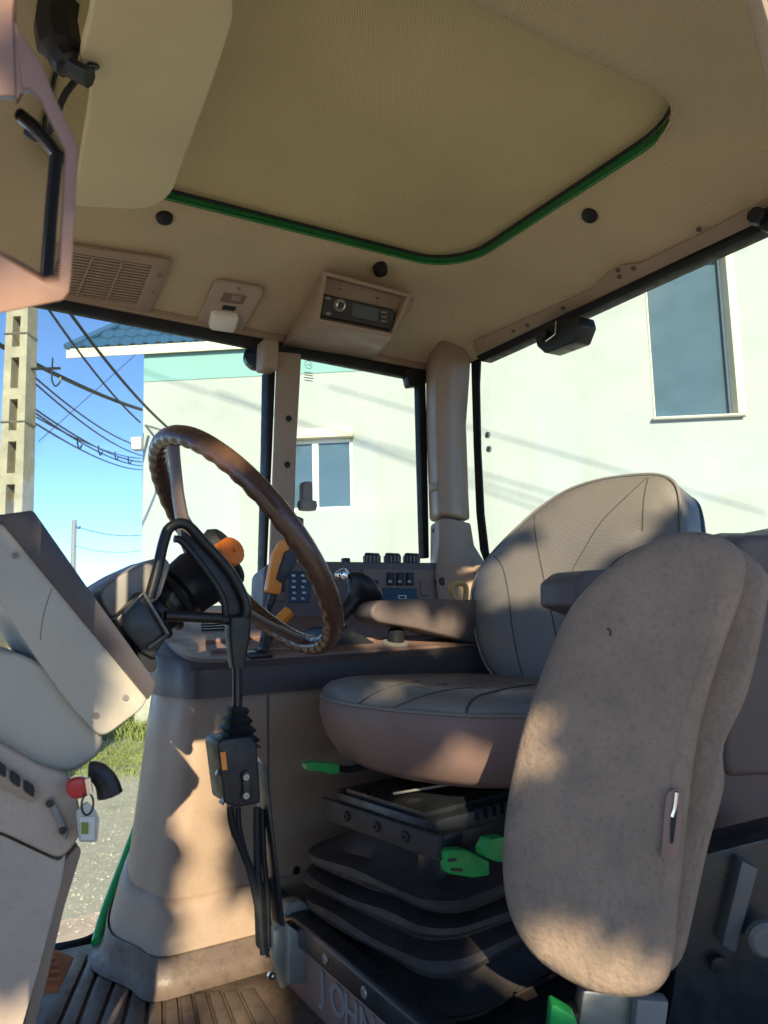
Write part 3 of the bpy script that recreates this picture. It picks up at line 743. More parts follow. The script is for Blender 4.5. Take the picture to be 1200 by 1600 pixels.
# green cab frame foot and door sill on the right
fr_ = [((152, 1474), 1.60), ((166, 1425), 1.66), ((196, 1345), 1.77), ((220, 1280), 1.86), ((234, 1240), 1.92)]
B().tube(crom([onY(*q_, y_) for q_, y_ in fr_], 5, False),   .0125, 10).done('cab_frame_foot', GREENP, cab, 60)
B().tube(crom([onY(q_[0] + 12, q_[1] + 2, y_ - .01) for q_, y_ in fr_], 5, False), .011, 10).done('frame_seal', RUBBER, cab, 60)
# floor
fq = [V((-.36, .33, 0)), V((1.43, .33, 0)), V((1.43, 1.93, 0)), V((.5, 1.93, 0)), V((.42, 1.8, 0))]
for u, v in ((170, 1452), (140, 1474), (90, 1487), (0, 1500)): p = onZ(u, v, FL - .005); p.z = 0; fq.append(p)
fq.append(V((-.36, fq[-1].y, 0)))
B().prism([p + Z * (FL - .055) for p in fq], Z * .05).bevel(.006).done('floor', MAT, cab)
B().tube(crom([p + Z * (FL + .002) for p in fq[4:]], 4, False), .009, 8).done('sill_seal', RUBBER, cab)
ribs = [((140, 1496), (96, 1592)), ((160, 1502), (122, 1600)), ((186, 1520), (152, 1605)), ((209, 1535), (190, 1605)), ((233, 1546), (227, 1605)), ((255, 1552), (256, 1605)), ((278, 1555), (284, 1605)), ((300, 1556), (312, 1605)), ((323, 1556), (341, 1605)), ((346, 1554), (371, 1605)), ((372, 1553), (402, 1600)), ((400, 1550), (437, 1592)), ((118, 1490), (64, 1600))]
fm = thing('floor_mat', 'brown rubber floor mat with dark grooves, turned up against the console', 'floor mat', onZ(250, 1560, FL))
fp_ = [onZ(u, v, FL) for u, v in ((40, 1500), (90, 1492), (145, 1480), (240, 1480), (500, 1500), (620, 1640), (600, 1760), (0, 1760), (0, 1560))]
B().prism(fp_, Z * .008).bevel(.002).done('mat_sheet', MAT, fm)
prev = None
allr = sorted(ribs, key=lambda x: x[0][0])
for (a, c), (a2, c2) in zip(allr, allr[1:]):
    g0 = 2.5
    q_ = [onZ(a[0] + g0, a[1], FL + .008), onZ(a2[0] - g0, a2[1], FL + .008), onZ(c2[0] + (c2[0] - a2[0]) * .25 - g0 * 1.3, c2[1] + 30, FL + .008), onZ(c[0] + (c[0] - a[0]) * .25 + g0 * 1.3, c[1] + 30, FL + .008)]
    B().prism(q_, Z * .007).bevel(.0025, 2).done('rib', MAT, fm)
# left rear pillar at the edge of the door opening, and the near headliner edge
lp = [onZ(u, v, 2.72) for u, v in ((1146, -60), (1176, -60), (1260, 230), (1228, 250))]
B().prism(lp, Z * .03).bevel(.006).done('headliner_edge', BEIGE2, cab)
B().box((1.34, .42, 2.1), (.10, .10, 1.42)).bevel(.02, 3).done('rear_left_pillar', BEIGE, cab)
B().box((1.40, .40, 1.65), (.06, .24, .6)).bevel(.02).done('rear_left_panel', BROWN, cab)
# grab-handle pillar at the open door, close to the lens
GD = .46
go = [(-60, -80), (22, -80), (16, 20), (40, 62), (66, 102), (86, 152), (112, 205), (123, 228), (122, 250), (112, 430), (108, 458), (98, 470), (0, 490), (-60, 500)]
gi = [(-30, 150), (26, 150), (32, 140), (46, 138), (62, 152), (80, 190), (98, 225), (103, 236), (102, 250), (94, 420), (92, 440), (70, 442), (2, 400), (-30, 380)]
gd_ = (ray(60, 250)).normalized()
def G(u, v, d=GD): return at(u, v, d)
gb = B().ringprism([G(*p) for p in go], [G(*p) for p in gi], gd_ * .035).bevel(.006, 3, 20)
gt = gb.done('grab_pillar', PINK, cab, 60)
B().tube(crom([G(*p, GD + .03) for p in ((30, 178), (56, 200), (84, 236), (87, 250), (80, 330), (72, 445))], 5, False), .0042, 8).done('weather_strip', RUBBER, gt)
B().tube(crom([G(*p, GD + .028) for p in ((30, 186), (52, 206), (80, 240), (82, 252), (75, 330), (66, 445))], 5, False), .0018, 6).done('strip_edge', CHROME, gt)

dp = at(-150, 800, .48)
B().box((dp.x, dp.y, (FL + 2.84) / 2), (.05, .045, 2.84 - FL), (R0, D0, Z)).bevel(.008, 3).done('door_pillar', PINK, cab, 50)
# ================================================================== SIDE CONSOLE
con = thing('side_console', 'tall beige right-hand console with dark band and brown control top', 'console', (.8, 1.6, FL))
def ftp(xc, z, e=0, ry=0):
    p = [(1.28, 1.375 - e), (.95, 1.372 - e), (.62, 1.370 - e), (xc + .085, 1.371 - e), (xc + .034, 1.375 - e), (xc + .012, 1.395 - e), (xc + .001, 1.435 - e * .7), (xc - .012 - e * .5, 1.50), (xc + .0 - e * .4, 1.60), (xc + .05 - e * .4, 1.75), (xc + .10 - e * .4, 1.90), (1.28, 1.90)]
    return crom([V((x, y, z)) for x, y in p[1:11]], 5, False) + [V((1.28, 1.90, z)), V((1.28, 1.375 - e, z))]
body = B().loft([ftp(.352, 1.545), ftp(.362, 1.62), ftp(.385, 1.80), ftp(.397, 1.888), ftp(.404, 1.90, -.006)], False, True).done('body', BEIGE, con, 40)
B().loft([ftp(.328, FL + .058, .022), ftp(.345, 1.535, .014), ftp(.348, 1.548, .010), ftp(.354, 1.556, -.002)], True, True).done('base', BEIGE, con, 40)
# mat skirt, part of the mat
B().loft([ftp(.312, FL + .017, .05), ftp(.320, FL + .024, .036), ftp(.325, FL + .04, .030), ftp(.328, FL + .070, .027), ftp(.328, FL + .072, .023), ftp(.328, FL + .05, .016)], False, False).done('skirt', MAT, fm, 50)
def ftz(xc, zf, e):
    return [V((p.x, p.y, p.z + max(0, (p.y - 1.38)) * zf)) for p in ftp(xc, 0, e)]
bd = B().loft([[V((p.x, p.y, 1.890)) for p in ftp(.394, 0, .008)], [V((p.x, p.y, 1.94 + max(0, p.y - 1.38) * .20)) for p in ftp(.394, 0, .008)], [V((p.x, p.y, 1.948 + max(0, p.y - 1.38) * .20)) for p in ftp(.398, 0, .001)]]).done('band', SLATE, con, 40)
tp = B().loft([[V((p.x + .012, p.y, 1.946 + max(0, p.y - 1.38) * .20)) for p in ftp(.40, 0, -.02)], [V((p.x + .014, p.y, 1.955 + max(0, p.y - 1.38) * .20)) for p in ftp(.40, 0, -.022)]]).done('top_panel', BROWN, con, 40)
def onT(u, v, off=0):
    n = V((0, -.20, 1)).normalized(); return onP(u, v, V((0, 1.38, 1.9555)) + n * off, n)
TN = V((0, -.20, 1)).normalized()
# seam line between body panels, screw
sx = onY(418, 1082, 1.370)
B().box((onY(419, 1200, 1.37).x, 1.369, 1.718), (.003, .004, .335)).done('panel_seam', BROWND, con)
screw(onY(463, 1360, 1.370), V((0, -1, 0)), .008, con, STEELB)
# raised strips and slots on top
for (a, c) in (((318, 1004), (412, 996)), ((560, 1001), (735, 988)), ((330, 1018), (500, 1014))):
    p, q_ = onT(*a), onT(*c); B().box((p + q_) / 2 + TN * .002, ((q_ - p).length, .012, .006), ((q_ - p).normalized(), TN.cross((q_ - p).normalized()), TN)).bevel(.002).done('top_rib', BROWN, con)
for k in range(5):
    p, q_ = onT(315, 985 - 4 * k), onT(358, 983 - 4 * k); B().box((p + q_) / 2 + TN * .001, ((q_ - p).length, .008, .004), ((q_ - p).normalized(), TN.cross((q_ - p).normalized()), TN)).done('vent_slat', BLACK, con)
p = onT(618, 1006)
B().lathe([(.030, 0), (.030, .004), (.026, .006)], p, TN, 20).done('dial_ring', GREYP, con)
B().lathe([(.019, .004), (.018, .030), (.015, .033), (0, .034)], p, TN, 16).done('dial', BLACK, con)
# black gear console with joystick
js = B().prism(rp([onY(u, v, 1.44) for u, v in ((500, 1020), (505, 985), (520, 978), (560, 988), (588, 1006), (592, 1018))], .012, 3), V((0, .09, 0))).bevel(.008, 3).done('lever_base', BLACK, con, 40)
J0, J1, J2 = onY(522, 985, 1.46), onY(532, 964, 1.46), onY(558, 932, 1.46)
joy = thing('joystick', 'black gear joystick with broad flared head and chrome button beside the steering wheel', 'joystick', J0)
B().tube([J0 - Z * .012, J1], .010, 10).done('shaft', CHROME, joy)
ax_ = (J2 - J1).normalized()
B().lathe([(.012, -.008), (.0155, .0), (.017, .03), (.018, .045), (.024, .057), (.038, .067), (.047, .078), (.048, .088), (.043, .097), (.025, .104), (0, .106)], J1, ax_, 24).done('grip', BLACK, joy, 50)
B().lathe([(.016, 0), (.016, .012), (.012, .018), (0, .02)], onY(536, 903, 1.465), V((-.5, -.2, .8)), 16).done('thumb_button', CHROME, joy)
B().lathe([(.02, 0), (.022, .012), (.016, .02), (.014, .03)], J0 - Z * .01, ax_, 12).done('collar', CHROME, joy)
# amber hand levers on the console
def lever(path, label, nm='hand_lever'):
    pass
hl = thing('hand_lever', 'upright amber and black hand lever standing on the console', 'lever', onT(415, 1020))
B().tube([onT(411, 1022), onY(420, 950, 1.56), onY(428, 925, 1.56)], [.011, .008, .009], 8).done('stem', BLACK, hl)
hy = 1.55
hpnt = pxY([(417, 925), (428, 866), (440, 845), (455, 840), (450, 870), (442, 905), (438, 930)], hy)
B().prism(rp(hpnt, .008, 3), V((0, .022, 0))).bevel(.005, 3).done('handle', YELLOW, hl, 50)
B().prism(rp(pxY([(432, 905), (446, 862), (470, 850), (468, 870), (452, 900), (444, 912)], hy - .006), .006, 3), V((0, .034, 0))).bevel(.006, 3).done('grip', BLACK, hl, 50)
B().lathe([(.014, 0), (.02, .008), (.022, .03), (.018, .045), (0, .05)], onY(455, 838, 1.58), V((.3, 0, 1)), 14).done('knob', BLACK, hl)
h2 = thing('hand_lever', 'short amber lever with black foot behind the steering wheel rim', 'lever', onT(405, 1028))
B().tube([onT(408, 1024), onY(418, 1000, 1.50), onY(428, 985, 1.50)], [.013, .009, .010], 8).done('stem', BLACK, h2)
B().tube([onY(426, 988, 1.50), onY(436, 972, 1.50), onY(452, 955, 1.50)], [.011, .014, .013], 10).done('handle', YELLOW, h2)
B().box(onT(404, 1023), (.05, .03, .012), (V((1, 0, 0)), V((0, 1, .2)).normalized(), TN)).bevel(.004).done('foot_plate', STEELB, h2)

# upright instrument panel on the console against the window
ipn = V((0, -1, .22)).normalized(); ipp = onY(560, 915, 1.76)
def I(u, v, off=0): return onP(u, v, ipp + ipn * off, ipn)
ip = thing('instrument_panel', 'brown upright control panel with rocker switches below the side window', 'control panel', I(560, 975))
io = rp([I(u, v) for u, v in ((413, 884), (430, 876), (690, 879), (701, 886), (706, 975), (410, 985))], [.02, .02, .02, .02, .01, .01], 4)
B().pillow(io, ipn, [(.0, -.09), (0, -.004), (.004, 0)]).bevel(.003, 2, 60).done('housing', BROWND, ip, 40)
def plate(nm, pts, mat, off0=0, h=.004, r=.004, par=None): return B().pillow(rp([I(u, v, off0) for u, v in pts], r, 3), ipn, [(0, -.003), (0, h * .7), (.0012, h)]).done(nm, mat, par or ip, 40)
plate('bezel', ((422, 893), (560, 889), (560, 970), (420, 972)), BROWND, .0, .004)
plate('bezel', ((566, 889), (690, 892), (694, 968), (566, 970)), BROWN, .0, .004)
ic = plate('icon_board', ((450, 893), (484, 893), (484, 942), (450, 942)), SCREEN, .003)
for r_ in range(5):
    for c_2 in range(2):
        kx = 455 + 15 * c_2 + (r_ % 2) * 1.5; ky = 897.5 + 9 * r_; plate('symbol', ((kx, ky), (kx + 6 - (r_ + c_2) % 2 * 2, ky), (kx + 7, ky + 3.4), (kx + 1, ky + 3.4)), PRINT, .0065, .0012, .001, ic)
for u in (425, 505): 
    for k in range(3): plate('switch', ((u, 895 + 16 * k), (u + 20, 895 + 16 * k), (u + 20, 908 + 16 * k), (u, 908 + 16 * k)), BROWND if k != 1 else BLACK, .003, .005, .002)
plate('socket', ((578, 907), (590, 907), (590, 930), (578, 930)), RUBBER, .003, .004)
for k in range(3):
    sw = plate('rocker_switch', ((604 + 15 * k, 895), (615 + 15 * k, 895), (615 + 15 * k, 915), (604 + 15 * k, 915)), BLACK, .003, .008, .002)
    plate('symbol', ((607 + 15 * k, 907), (612 + 15 * k, 907), (612 + 15 * k, 910), (607 + 15 * k, 910)), PRINT, .0112, .0008, .0005, sw)
dsp = plate('display', ((596, 919), (650, 920), (652, 945), (596, 945)), SCREEN, .003, .004)
B().ringprism([I(*q_, .0075) for q_ in ((622, 930), (635, 930), (635, 936), (622, 936))], [I(*q_, .0075) for q_ in ((624, 931.5), (633, 931.5), (633, 935), (624, 935))], ipn * .001).done('symbol', PRINT, dsp)
plate('blank_plate', ((656, 908), (669, 908), (671, 931), (657, 931)), BROWN, .003, .005)
kn = B().lathe([(.018, 0), (.018, .006), (.013, .008), (.013, .016), (.011, .018), (0, .018)], I(687, 911, .003), ipn, 20).done('round_socket', BLACK, ip)
for k, u in enumerate((581, 613, 643)):
    ck = B().lathe([(.022, -.01), (.023, .008), (.021, .018), (.018, .021), (0, .022)], onY(u, 876, 1.80), V((0, -.15, 1)), 22).done('rotary_knob', BLACK, ip)
    for a in range(14):
        an = rad(a * 360 / 14); B().box(WL[ck.name] + V((.0225 * math.cos(an), .0225 * math.sin(an), .017)), (.004, .004, .018), (V((math.cos(an), math.sin(an), 0)), V((-math.sin(an), math.cos(an), 0)), Z)).done('knurl', GREYP, ck)
B().box(onY(540, 876, 1.80), (.02, .02, .014)).bevel(.003).done('sensor', BLACK, ip)
# ================================================================== STEERING COLUMN
YC = .92
stc = thing('steering_column', 'pale steering column and dash cowl with dark rim, in front of the seat', 'steering column', onY(-20, 1650, 1.05))
cw_ = B().prism(rp(pxY([(-90, 815), (3, 814), (232, 1090), (222, 1108), (166, 1150), (150, 1147), (98, 1088), (-10, 930), (-90, 850)], YC), [.01, .01, .006, .012, .012, .012, .02, .01, .01], 4), V((0, .34, 0))).bevel(.006, 4, 50).done('cowl', COWL, stc, 50)
B().prism(rp(pxY([(-90, 806), (0, 804), (52, 797), (140, 922), (244, 1066), (240, 1082), (231, 1094), (3, 816), (-90, 816)], YC - .004), [.002, .002, .004, .01, .006, .006, .002, .002, .002], 4), V((0, .35, 0))).bevel(.003, 2, 50).done('cowl_rim', SLATE, stc, 40)
seam(cw_, ((84, 912), (74, 940), (66, 970), (63, 1000)), .0006, pm('crease_shade', (.2, .17, .13), .8), 'crease_line', n=3)  # thin dark line paints the shade along a crease in the cowl
for q_ in ((24, 868), (196, 1090), (150, 1118)):
    p_ = onM(cw_, *q_)
    if p_: screw(p_, V((0, -1, 0)), .0035, cw_, GREYP)
bt = [(-80, 1010), (20, 1018), (60, 1032), (110, 1075), (162, 1148), (160, 1172), (135, 1196), (100, 1210), (40, 1192), (-80, 1130)]
B().prism(rp(pxY(bt, YC + .01), [.01, .03, .03, .03, .02, .015, .02, .02, .02, .01], 5), V((0, .30, 0))).bevel(.02, 6, 50).done('column_boot', COWL, stc, 60)
B().prism(rp(pxY([(-90, 1120), (0, 1160), (70, 1200), (105, 1208), (118, 1230), (130, 1285), (124, 1312), (96, 1345), (0, 1300), (-90, 1280)], YC - .01), .012, 4), V((0, .30, 0))).bevel(.014, 4, 50).done('column_neck', BEIGE2, stc, 60)
B().prism(rp(pxY([(-90, 1284), (0, 1304), (94, 1348), (104, 1330), (96, 1380), (62, 1510), (30, 1620), (10, 1720), (-90, 1720)], YC - .004), .008, 3), V((0, .30, 0))).bevel(.012, 4, 50).done('pedestal', BEIGE2, stc, 60)
B().prism(rp(pxY([(92, 1372), (100, 1345), (122, 1320), (128, 1330), (100, 1420), (72, 1540), (50, 1620), (26, 1700), (16, 1690)], YC + .05), .006, 3), V((0, .2, 0))).bevel(.006, 3, 50).done('pedestal_edge', BEIGE, stc, 60)
# air slots on the neck
vf = B().prism(rp(pxY([(-60, 1172), (0, 1192), (58, 1236), (54, 1256), (0, 1228), (-60, 1200)], YC - .011), .006, 3), V((0, -.006, 0))).bevel(.003, 2, 40).done('vent_frame', BEIGE, stc, 50)
for a in (-28, -6, 16, 38):
    B().prism(rp(pxY([(a, 1190 + (a) * .7), (a + 16, 1190 + (a + 16) * .7), (a + 15, 1212 + (a + 12) * .7), (a - 2, 1212 + (a - 6) * .7)], YC - .0172), .003, 2), V((0, -.0015, 0))).done('vent_slot', RUBBER, vf)
lat = B().prism(pxY([(72, 1250), (82, 1244), (108, 1298), (102, 1312)], YC - .011), V((0, -.005, 0))).bevel(.002).done('latch', GREYP, stc)
for k in range(2): screw(onY(78 + 20 * k, 1256 + 42 * k, YC - .016), V((0, -1, 0)), .004, lat)
# display box and black bracket on the column top
B().prism(rp(pxY([(154, 930), (164, 914), (198, 893), (254, 868), (268, 880), (250, 935), (186, 972), (170, 962)], 1.02), .008, 3), V((0, .16, 0))).bevel(.01, 3, 50).done('display_box', GREYP, stc, 50)
B().prism(pxY([(180, 968), (224, 922), (266, 988), (240, 1030), (222, 1020), (200, 995)], .99), V((0, .12, 0))).bevel(.004).done('bracket', STEELB, stc)
B().tube([onY(193, 958, .985), onY(224, 926, .985), onY(262, 990, .985), onY(232, 1012, .985)], .0022, 6).done('bracket_edge', GALV, stc)
B().prism(rp(pxY([(206, 1000), (235, 1000), (247, 1040), (240, 1052), (226, 1048)], 1.0), .005, 3), V((0, .06, 0))).bevel(.004).done('knob_block', RUBBER, stc)
# wheel
WC = onY(378, 852, 1.1)
tt = rad(37); n_w = V((math.cos(tt), 0, math.sin(tt))); a_w = V((0, 1, 0)); b_w = n_w.cross(a_w).normalized()
RW = .196
b = B(); N_ = 192; rings = []
for i in range(N_):
    th = 2 * math.pi * i / N_
    rdir = a_w * math.cos(th) + b_w * math.sin(th); ctr = WC + rdir * RW; ring = []
    for k in range(14):
        f = 2 * math.pi * k / 14
        # finger bumps on the underside
        under = max(0, -math.sin(f) * .8 - math.cos(f) * .45)
        rr = .0148 + .0011 * under * math.sin(th * 44)
        ring.append(ctr + rdir * (rr * math.cos(f) * .92) + n_w * (rr * math.sin(f) * 1.1))
    rings.append(ring)
rings.append(rings[0]); b._closed(rings)
sw = b.done('steering_wheel', WOODW, stc, 80)
HUB = WC - n_w * .075
def spoke(deg, mat):
    th = rad(deg); rdir = a_w * math.cos(th) + b_w * math.sin(th); sd = n_w.cross(rdir)
    path = [HUB + rdir * .02, HUB + rdir * .06 + n_w * .008, HUB + rdir * .12 + n_w * .035, HUB + rdir * .165 + n_w * .06, WC + rdir * (RW - .004)]
    secs = []
    for j, p in enumerate(path):
        wd = (.02, .02, .018, .016, .014)[j]; hh = (.009, .009, .008, .008, .010)[j]
        secs.append([p + sd * (wd * math.cos(k * math.pi / 5)) + n_w * (hh * math.sin(k * math.pi / 5)) for k in range(10)])
    return B().loft(secs).done('spoke', mat, sw, 50)
def proj(p):
    q = p - CAM; k = FPX / q.dot(FW); return 600 + q.dot(RT) * k, 800 - q.dot(UP) * k
def near_deg(u, v):
    return min(range(360), key=lambda d: (V(proj(WC + (a_w * math.cos(rad(d)) + b_w * math.sin(rad(d))) * RW)) - V((u, v))).length)
dA, dB = near_deg(272, 700), near_deg(487, 975)
print('spokes', dA, dB, proj(HUB))
for dg in (dA, dB, (dA + dB) / 2 + 180): spoke(dg, BROWND)
B().lathe([(.03, -.05), (.042, -.04), (.045, -.01), (.04, .012), (.03, .018), (0, .02)], HUB, n_w, 24).done('hub', BLACK, stc)
B().lathe([(.034, 0), (.036, .02), (.032, .10), (.04, .13), (.045, .19), (.05, .26)], HUB - n_w * .03, -n_w, 20).done('shaft', BLACK, stc)
for k in range(3): B().lathe([(.041, 0), (.043, .004), (.041, .008)], HUB - n_w * (.05 + .02 * k), -n_w, 20).done('shaft_ring', RUBBER, stc)
# orange lever on the column
o0, o1 = onY(312, 892, 1.15), onY(364, 860, 1.07)
B().tube([onY(300, 912, 1.14), o0], .008, 8).done('lever_stem', BLACK, stc)
od = (o1 - o0).normalized()
B().lathe([(.014, 0), (.0165, .004), (.0175, .02), (.021, .035), (.022, (o1 - o0).length - .002), (.0205, (o1 - o0).length), (.004, (o1 - o0).length + .0004), (.003, (o1 - o0).length - .003)], o0, od, 20).done('lever_knob', ORANGE, stc, 50)
B().lathe([(.02, 0), (.028, .004), (.03, .02), (.022, .03), (0, .032)], onY(330, 862, 1.17), V((.5, -.5, .6)), 14).done('switch_boss', RUBBER, stc)
B().tube(crom(pxY([(345, 872), (368, 885), (374, 905), (360, 915)], 1.16), 4, False), .008, 6).done('stalk', RUBBER, stc)

# key with tag
kz = onY(138, 1235, .89)
key = thing('ignition_key', 'red-headed key with clear plastic tag hanging under the steering column', 'key', onY(138, 1320, .89))
B().prism(rp(pxY([(104, 1228), (112, 1217), (134, 1214), (143, 1226), (140, 1244), (118, 1250), (107, 1244)], .885), .006, 3), V((0, .01, 0))).bevel(.003, 3).done('key_head', RED, key, 50)
B().tube([onY(136, 1216, .884), onY(140, 1240, .884)], .004, 8).done('key_blade', CHROME, key)
B().tube([onY(137, 1243, .884) + V((.006 * math.cos(a), 0, -.009 + .011 * math.sin(a))) for a in [k * 6.283 / 16 for k in range(16)]], .0012, 6, True).done('key_ring', STEELB, key)
tgp = pxY([(119, 1268), (136, 1252), (150, 1266), (156, 1282), (152, 1316), (124, 1316)], .884)
B().prism(rp(tgp, .003, 3), V((0, .004, 0))).bevel(.001).done('tag', pm('clear_tag', (.42, .42, .36), .25, .05, 9, 0, 100, .5), key)
B().prism(pxY([(124, 1276), (148, 1276), (147, 1312), (126, 1312)], .8835), V((0, -.001, 0))).done('tag_paper', PRINT, key)
B().prism(pxY([(127, 1285), (138, 1285), (138, 1303), (127, 1303)], .8822), V((0, -.0006, 0))).done('tag_print', pm('olive_print', (.18, .24, .03), .6, .05, 9), key)
ign = crom(pxY([(140, 1205), (152, 1206), (166, 1222), (172, 1242)], .905), 4, False)
B().tube(ign, [.010 + .004 * (k / 12) for k in range(13)], 10).done('ignition_lever', BLACK, stc)
# brake pedal
pd = [onP(u, v, onZ(95, 1530, FL + .06), V((.35, -.25, .9)).normalized()) for u, v in ((82, 1480), (117, 1495), (95, 1542), (30, 1545), (40, 1480))]
pn = V((.35, -.25, .9)).normalized()
ped = tag(B().prism(pd, -pn * .012).bevel(.003).done('brake_pedal', pm('terracotta_rubber', (.38, .13, .055), .6, .1, 8, .2, 300, .35)), 'ribbed terracotta rubber pedal at the foot of the steering column', 'pedal')
for k in range(5):
    t = .12 + .18 * k
    a, c = pd[0].lerp(pd[3], .0).lerp(pd[2], t), pd[4].lerp(pd[3], t)
    B().tube([a + pn * .001, c + pn * .001], .0035, 6).done('rib', MATS['terracotta_rubber'], ped)
B().tube([pd[3] + V((.02, .0, -.012)), V((pd[3].x - .03, pd[3].y + .06, FL + .03))], .008, 6).done('pedal_arm', STEELB, ped)

# ================================================================== LOOP-HANDLED LEVER on its bracket
LY = 1.01
lev = thing('loop_lever', 'black lever with triangular loop handle rising from a ribbed gaiter box', 'lever', onY(385, 1280, LY))
def LP(u, v, y=LY): return onY(u, v, y)
lo1 = crom([LP(*p) for p in ((234, 934), (247, 885), (256, 846), (266, 824), (290, 819), (320, 849), (360, 894), (381, 934), (385, 956), (374, 968), (345, 968))], 5, False)
B().tube(lo1, .0072, 10).done('loop', BLACK, lev, 60)
lo2 = crom([LP(*p) for p in ((272, 842), (284, 846), (310, 876), (336, 912), (350, 940), (352, 962))], 5, False)
B().tube(lo2, .005, 8).done('loop_inner', BLACK, lev, 60)
B().prism(rp([LP(*p, LY + .003) for p in ((283, 826), (318, 852), (357, 897), (379, 938), (380, 962), (352, 966), (348, 940), (334, 912), (308, 876), (284, 848))], .004, 3), V((0, .006, 0))).bevel(.002).done('loop_plate', BLACK, lev)
B().tube([LP(258, 962), LP(345, 966)], .0075, 10).done('loop_bar', BLACK, lev, 60)
B().loft([rp([LP(u - w_, v) - V((0, d_, 0)), LP(u + w_, v) - V((0, d_, 0)), LP(u + w_, v) + V((0, d_, 0)), LP(u - w_, v) + V((0, d_, 0))], .004, 3) for u, v, w_, d_ in ((372, 966, 16, .013), (371, 990, 16, .013), (370, 1030, 11, .011), (371, 1044, 10, .010))]).done('handle', BLACK, lev, 40)
B().tube([LP(371, 1040), LP(371, 1108)], .0068, 10).done('rod', STEELB, lev)
gz = [(1104, 12), (1110, 15), (1116, 12), (1124, 19), (1130, 15), (1138, 23), (1144, 18), (1152, 27), (1158, 22), (1164, 28)]
B().loft([rp([LP(371 - h, v) - V((0, h * .001, 0)), LP(371 + h, v) - V((0, h * .001, 0)), LP(371 + h, v) + V((0, h * .001, 0)), LP(371 - h, v) + V((0, h * .001, 0))], .006, 3) for v, h in gz]).done('gaiter', RUBBER, lev, 25)
bx = B().prism(rp(pxY([(340, 1165), (345, 1155), (392, 1150), (402, 1162), (408, 1255), (370, 1262), (352, 1255)], LY - .03), .004, 3), V((0, .055, 0))).bevel(.004, 3).done('gear_box', BLACK, lev)
B().prism(pxY([(344, 1176), (352, 1174), (355, 1203), (347, 1203)], LY - .031), V((0, -.001, 0))).done('warning_sticker', YELLOW, lev)
cv = B().prism(rp(pxY([(378, 1205), (390, 1203), (391, 1252), (380, 1253)], LY - .031), .004, 3), V((0, -.004, 0))).bevel(.001).done('clamp', STEELB, lev)
for v in (1214, 1243): screw(LP(384, v, LY - .0352), V((0, -1, 0)), .005, cv, GALV)
B().tube([LP(338, 1207, LY - .02), LP(350, 1210, LY - .02), LP(352, 1245, LY - .02), LP(345, 1256, LY - .02)], .004, 6).done('side_clip', GALV, lev)
B().prism(pxY([(402, 1180), (414, 1195), (419, 1240), (442, 1448), (428, 1450), (405, 1262)], LY + .09), V((0, .008, 0))).bevel(.002).done('mounting_bar', GALV, lev)
B().prism(pxY([(412, 1195), (417, 1196), (446, 1448), (440, 1448)], LY + .02), V((0, .032, 0))).bevel(.001).done('bar_flange', STEELB, lev)
for pts, r_ in ((((360, 1262), (364, 1290), (380, 1330), (398, 1380), (408, 1440), (412, 1490)), .0055), (((372, 1262), (375, 1300), (392, 1370), (404, 1430), (410, 1480)), .004), (((402, 1262), (402, 1310), (404, 1380), (410, 1480)), .006), (((410, 1265), (412, 1330), (418, 1400), (420, 1480)), .004)):
    B().tube(crom(pxY(pts, LY + .04), 5, False), r_, 8).done('control_cable', RUBBER, lev)
B().prism(pxY([(402, 1380), (418, 1380), (424, 1490), (406, 1486)], LY + .06), V((0, .02, 0))).bevel(.004).done('cable_cover', RUBBER, lev)

# ================================================================== DRIVER SEAT
SW = rad(7); sR = V((-math.sin(SW), math.cos(SW), 0)); sB = V((math.cos(SW), math.sin(SW), 0))
SO = V((.80, 1.105, 0))
def SS(b_, s_, z): return SO + sB * b_ + sR * s_ + Z * z
seat = thing('driver_seat', 'grey leather driver seat on black suspension bellows', 'seat', SS(0, 0, FL))
# cushion
co = crom([SS(p[0] + .045, p[1], 0) for p in ((-.262, 0), (-.25, .10), (-.20, .20), (-.10, .25), (.05, .262), (.20, .25), (.27, .18), (.28, 0), (.27, -.18), (.20, -.25), (.05, -.262), (-.10, -.25), (-.20, -.20), (-.25, -.10))], 6)
cen = SS(.045, 0, 0)
def tiltz(r): return [p + Z * (-(p - cen).dot(sB) * .06) for p in r]
def cring(sc, z): return tiltz([cen + (p - cen) * sc + Z * z for p in co])
B().loft([cring(.60, 1.762), cring(.76, 1.765), cring(.87, 1.780), cring(.95, 1.812), cring(.99, 1.85), cring(.985, 1.872), cring(.97, 1.878)]).done('cushion_base', SEATB, seat, 60)
ct = B().loft([cring(.965, 1.874), cring(.975, 1.880), cring(.96, 1.892), cring(.92, 1.902), cring(.82, 1.910), cring(.6, 1.908), cring(.3, 1.902), cring(.08, 1.900)]).done('cushion_top', LEATH, seat, 60)
B().tube([p + Z * .0 for p in cring(.976, 1.877)], .0035, 6, True).done('piping', LEATHP, seat, 80)
def onC(u, v): return onZ(u, v, 1.912)
seam(ct, ((728, 1124), (731, 1104), (748, 1088), (790, 1077), (835, 1070)), .0022, SEAM)
seam(ct, ((560, 1100), (585, 1084), (620, 1071), (655, 1065)), .0014, SEAM)
seam(ct, ((610, 1108), (650, 1092), (690, 1080), (740, 1074)), .0014, SEAM)
B().lathe([(.012, 0), (.010, .003), (0, .004)], onC(690, 1062) - Z * .011, Z, 12).done('tuft_button', SEAM, ct)
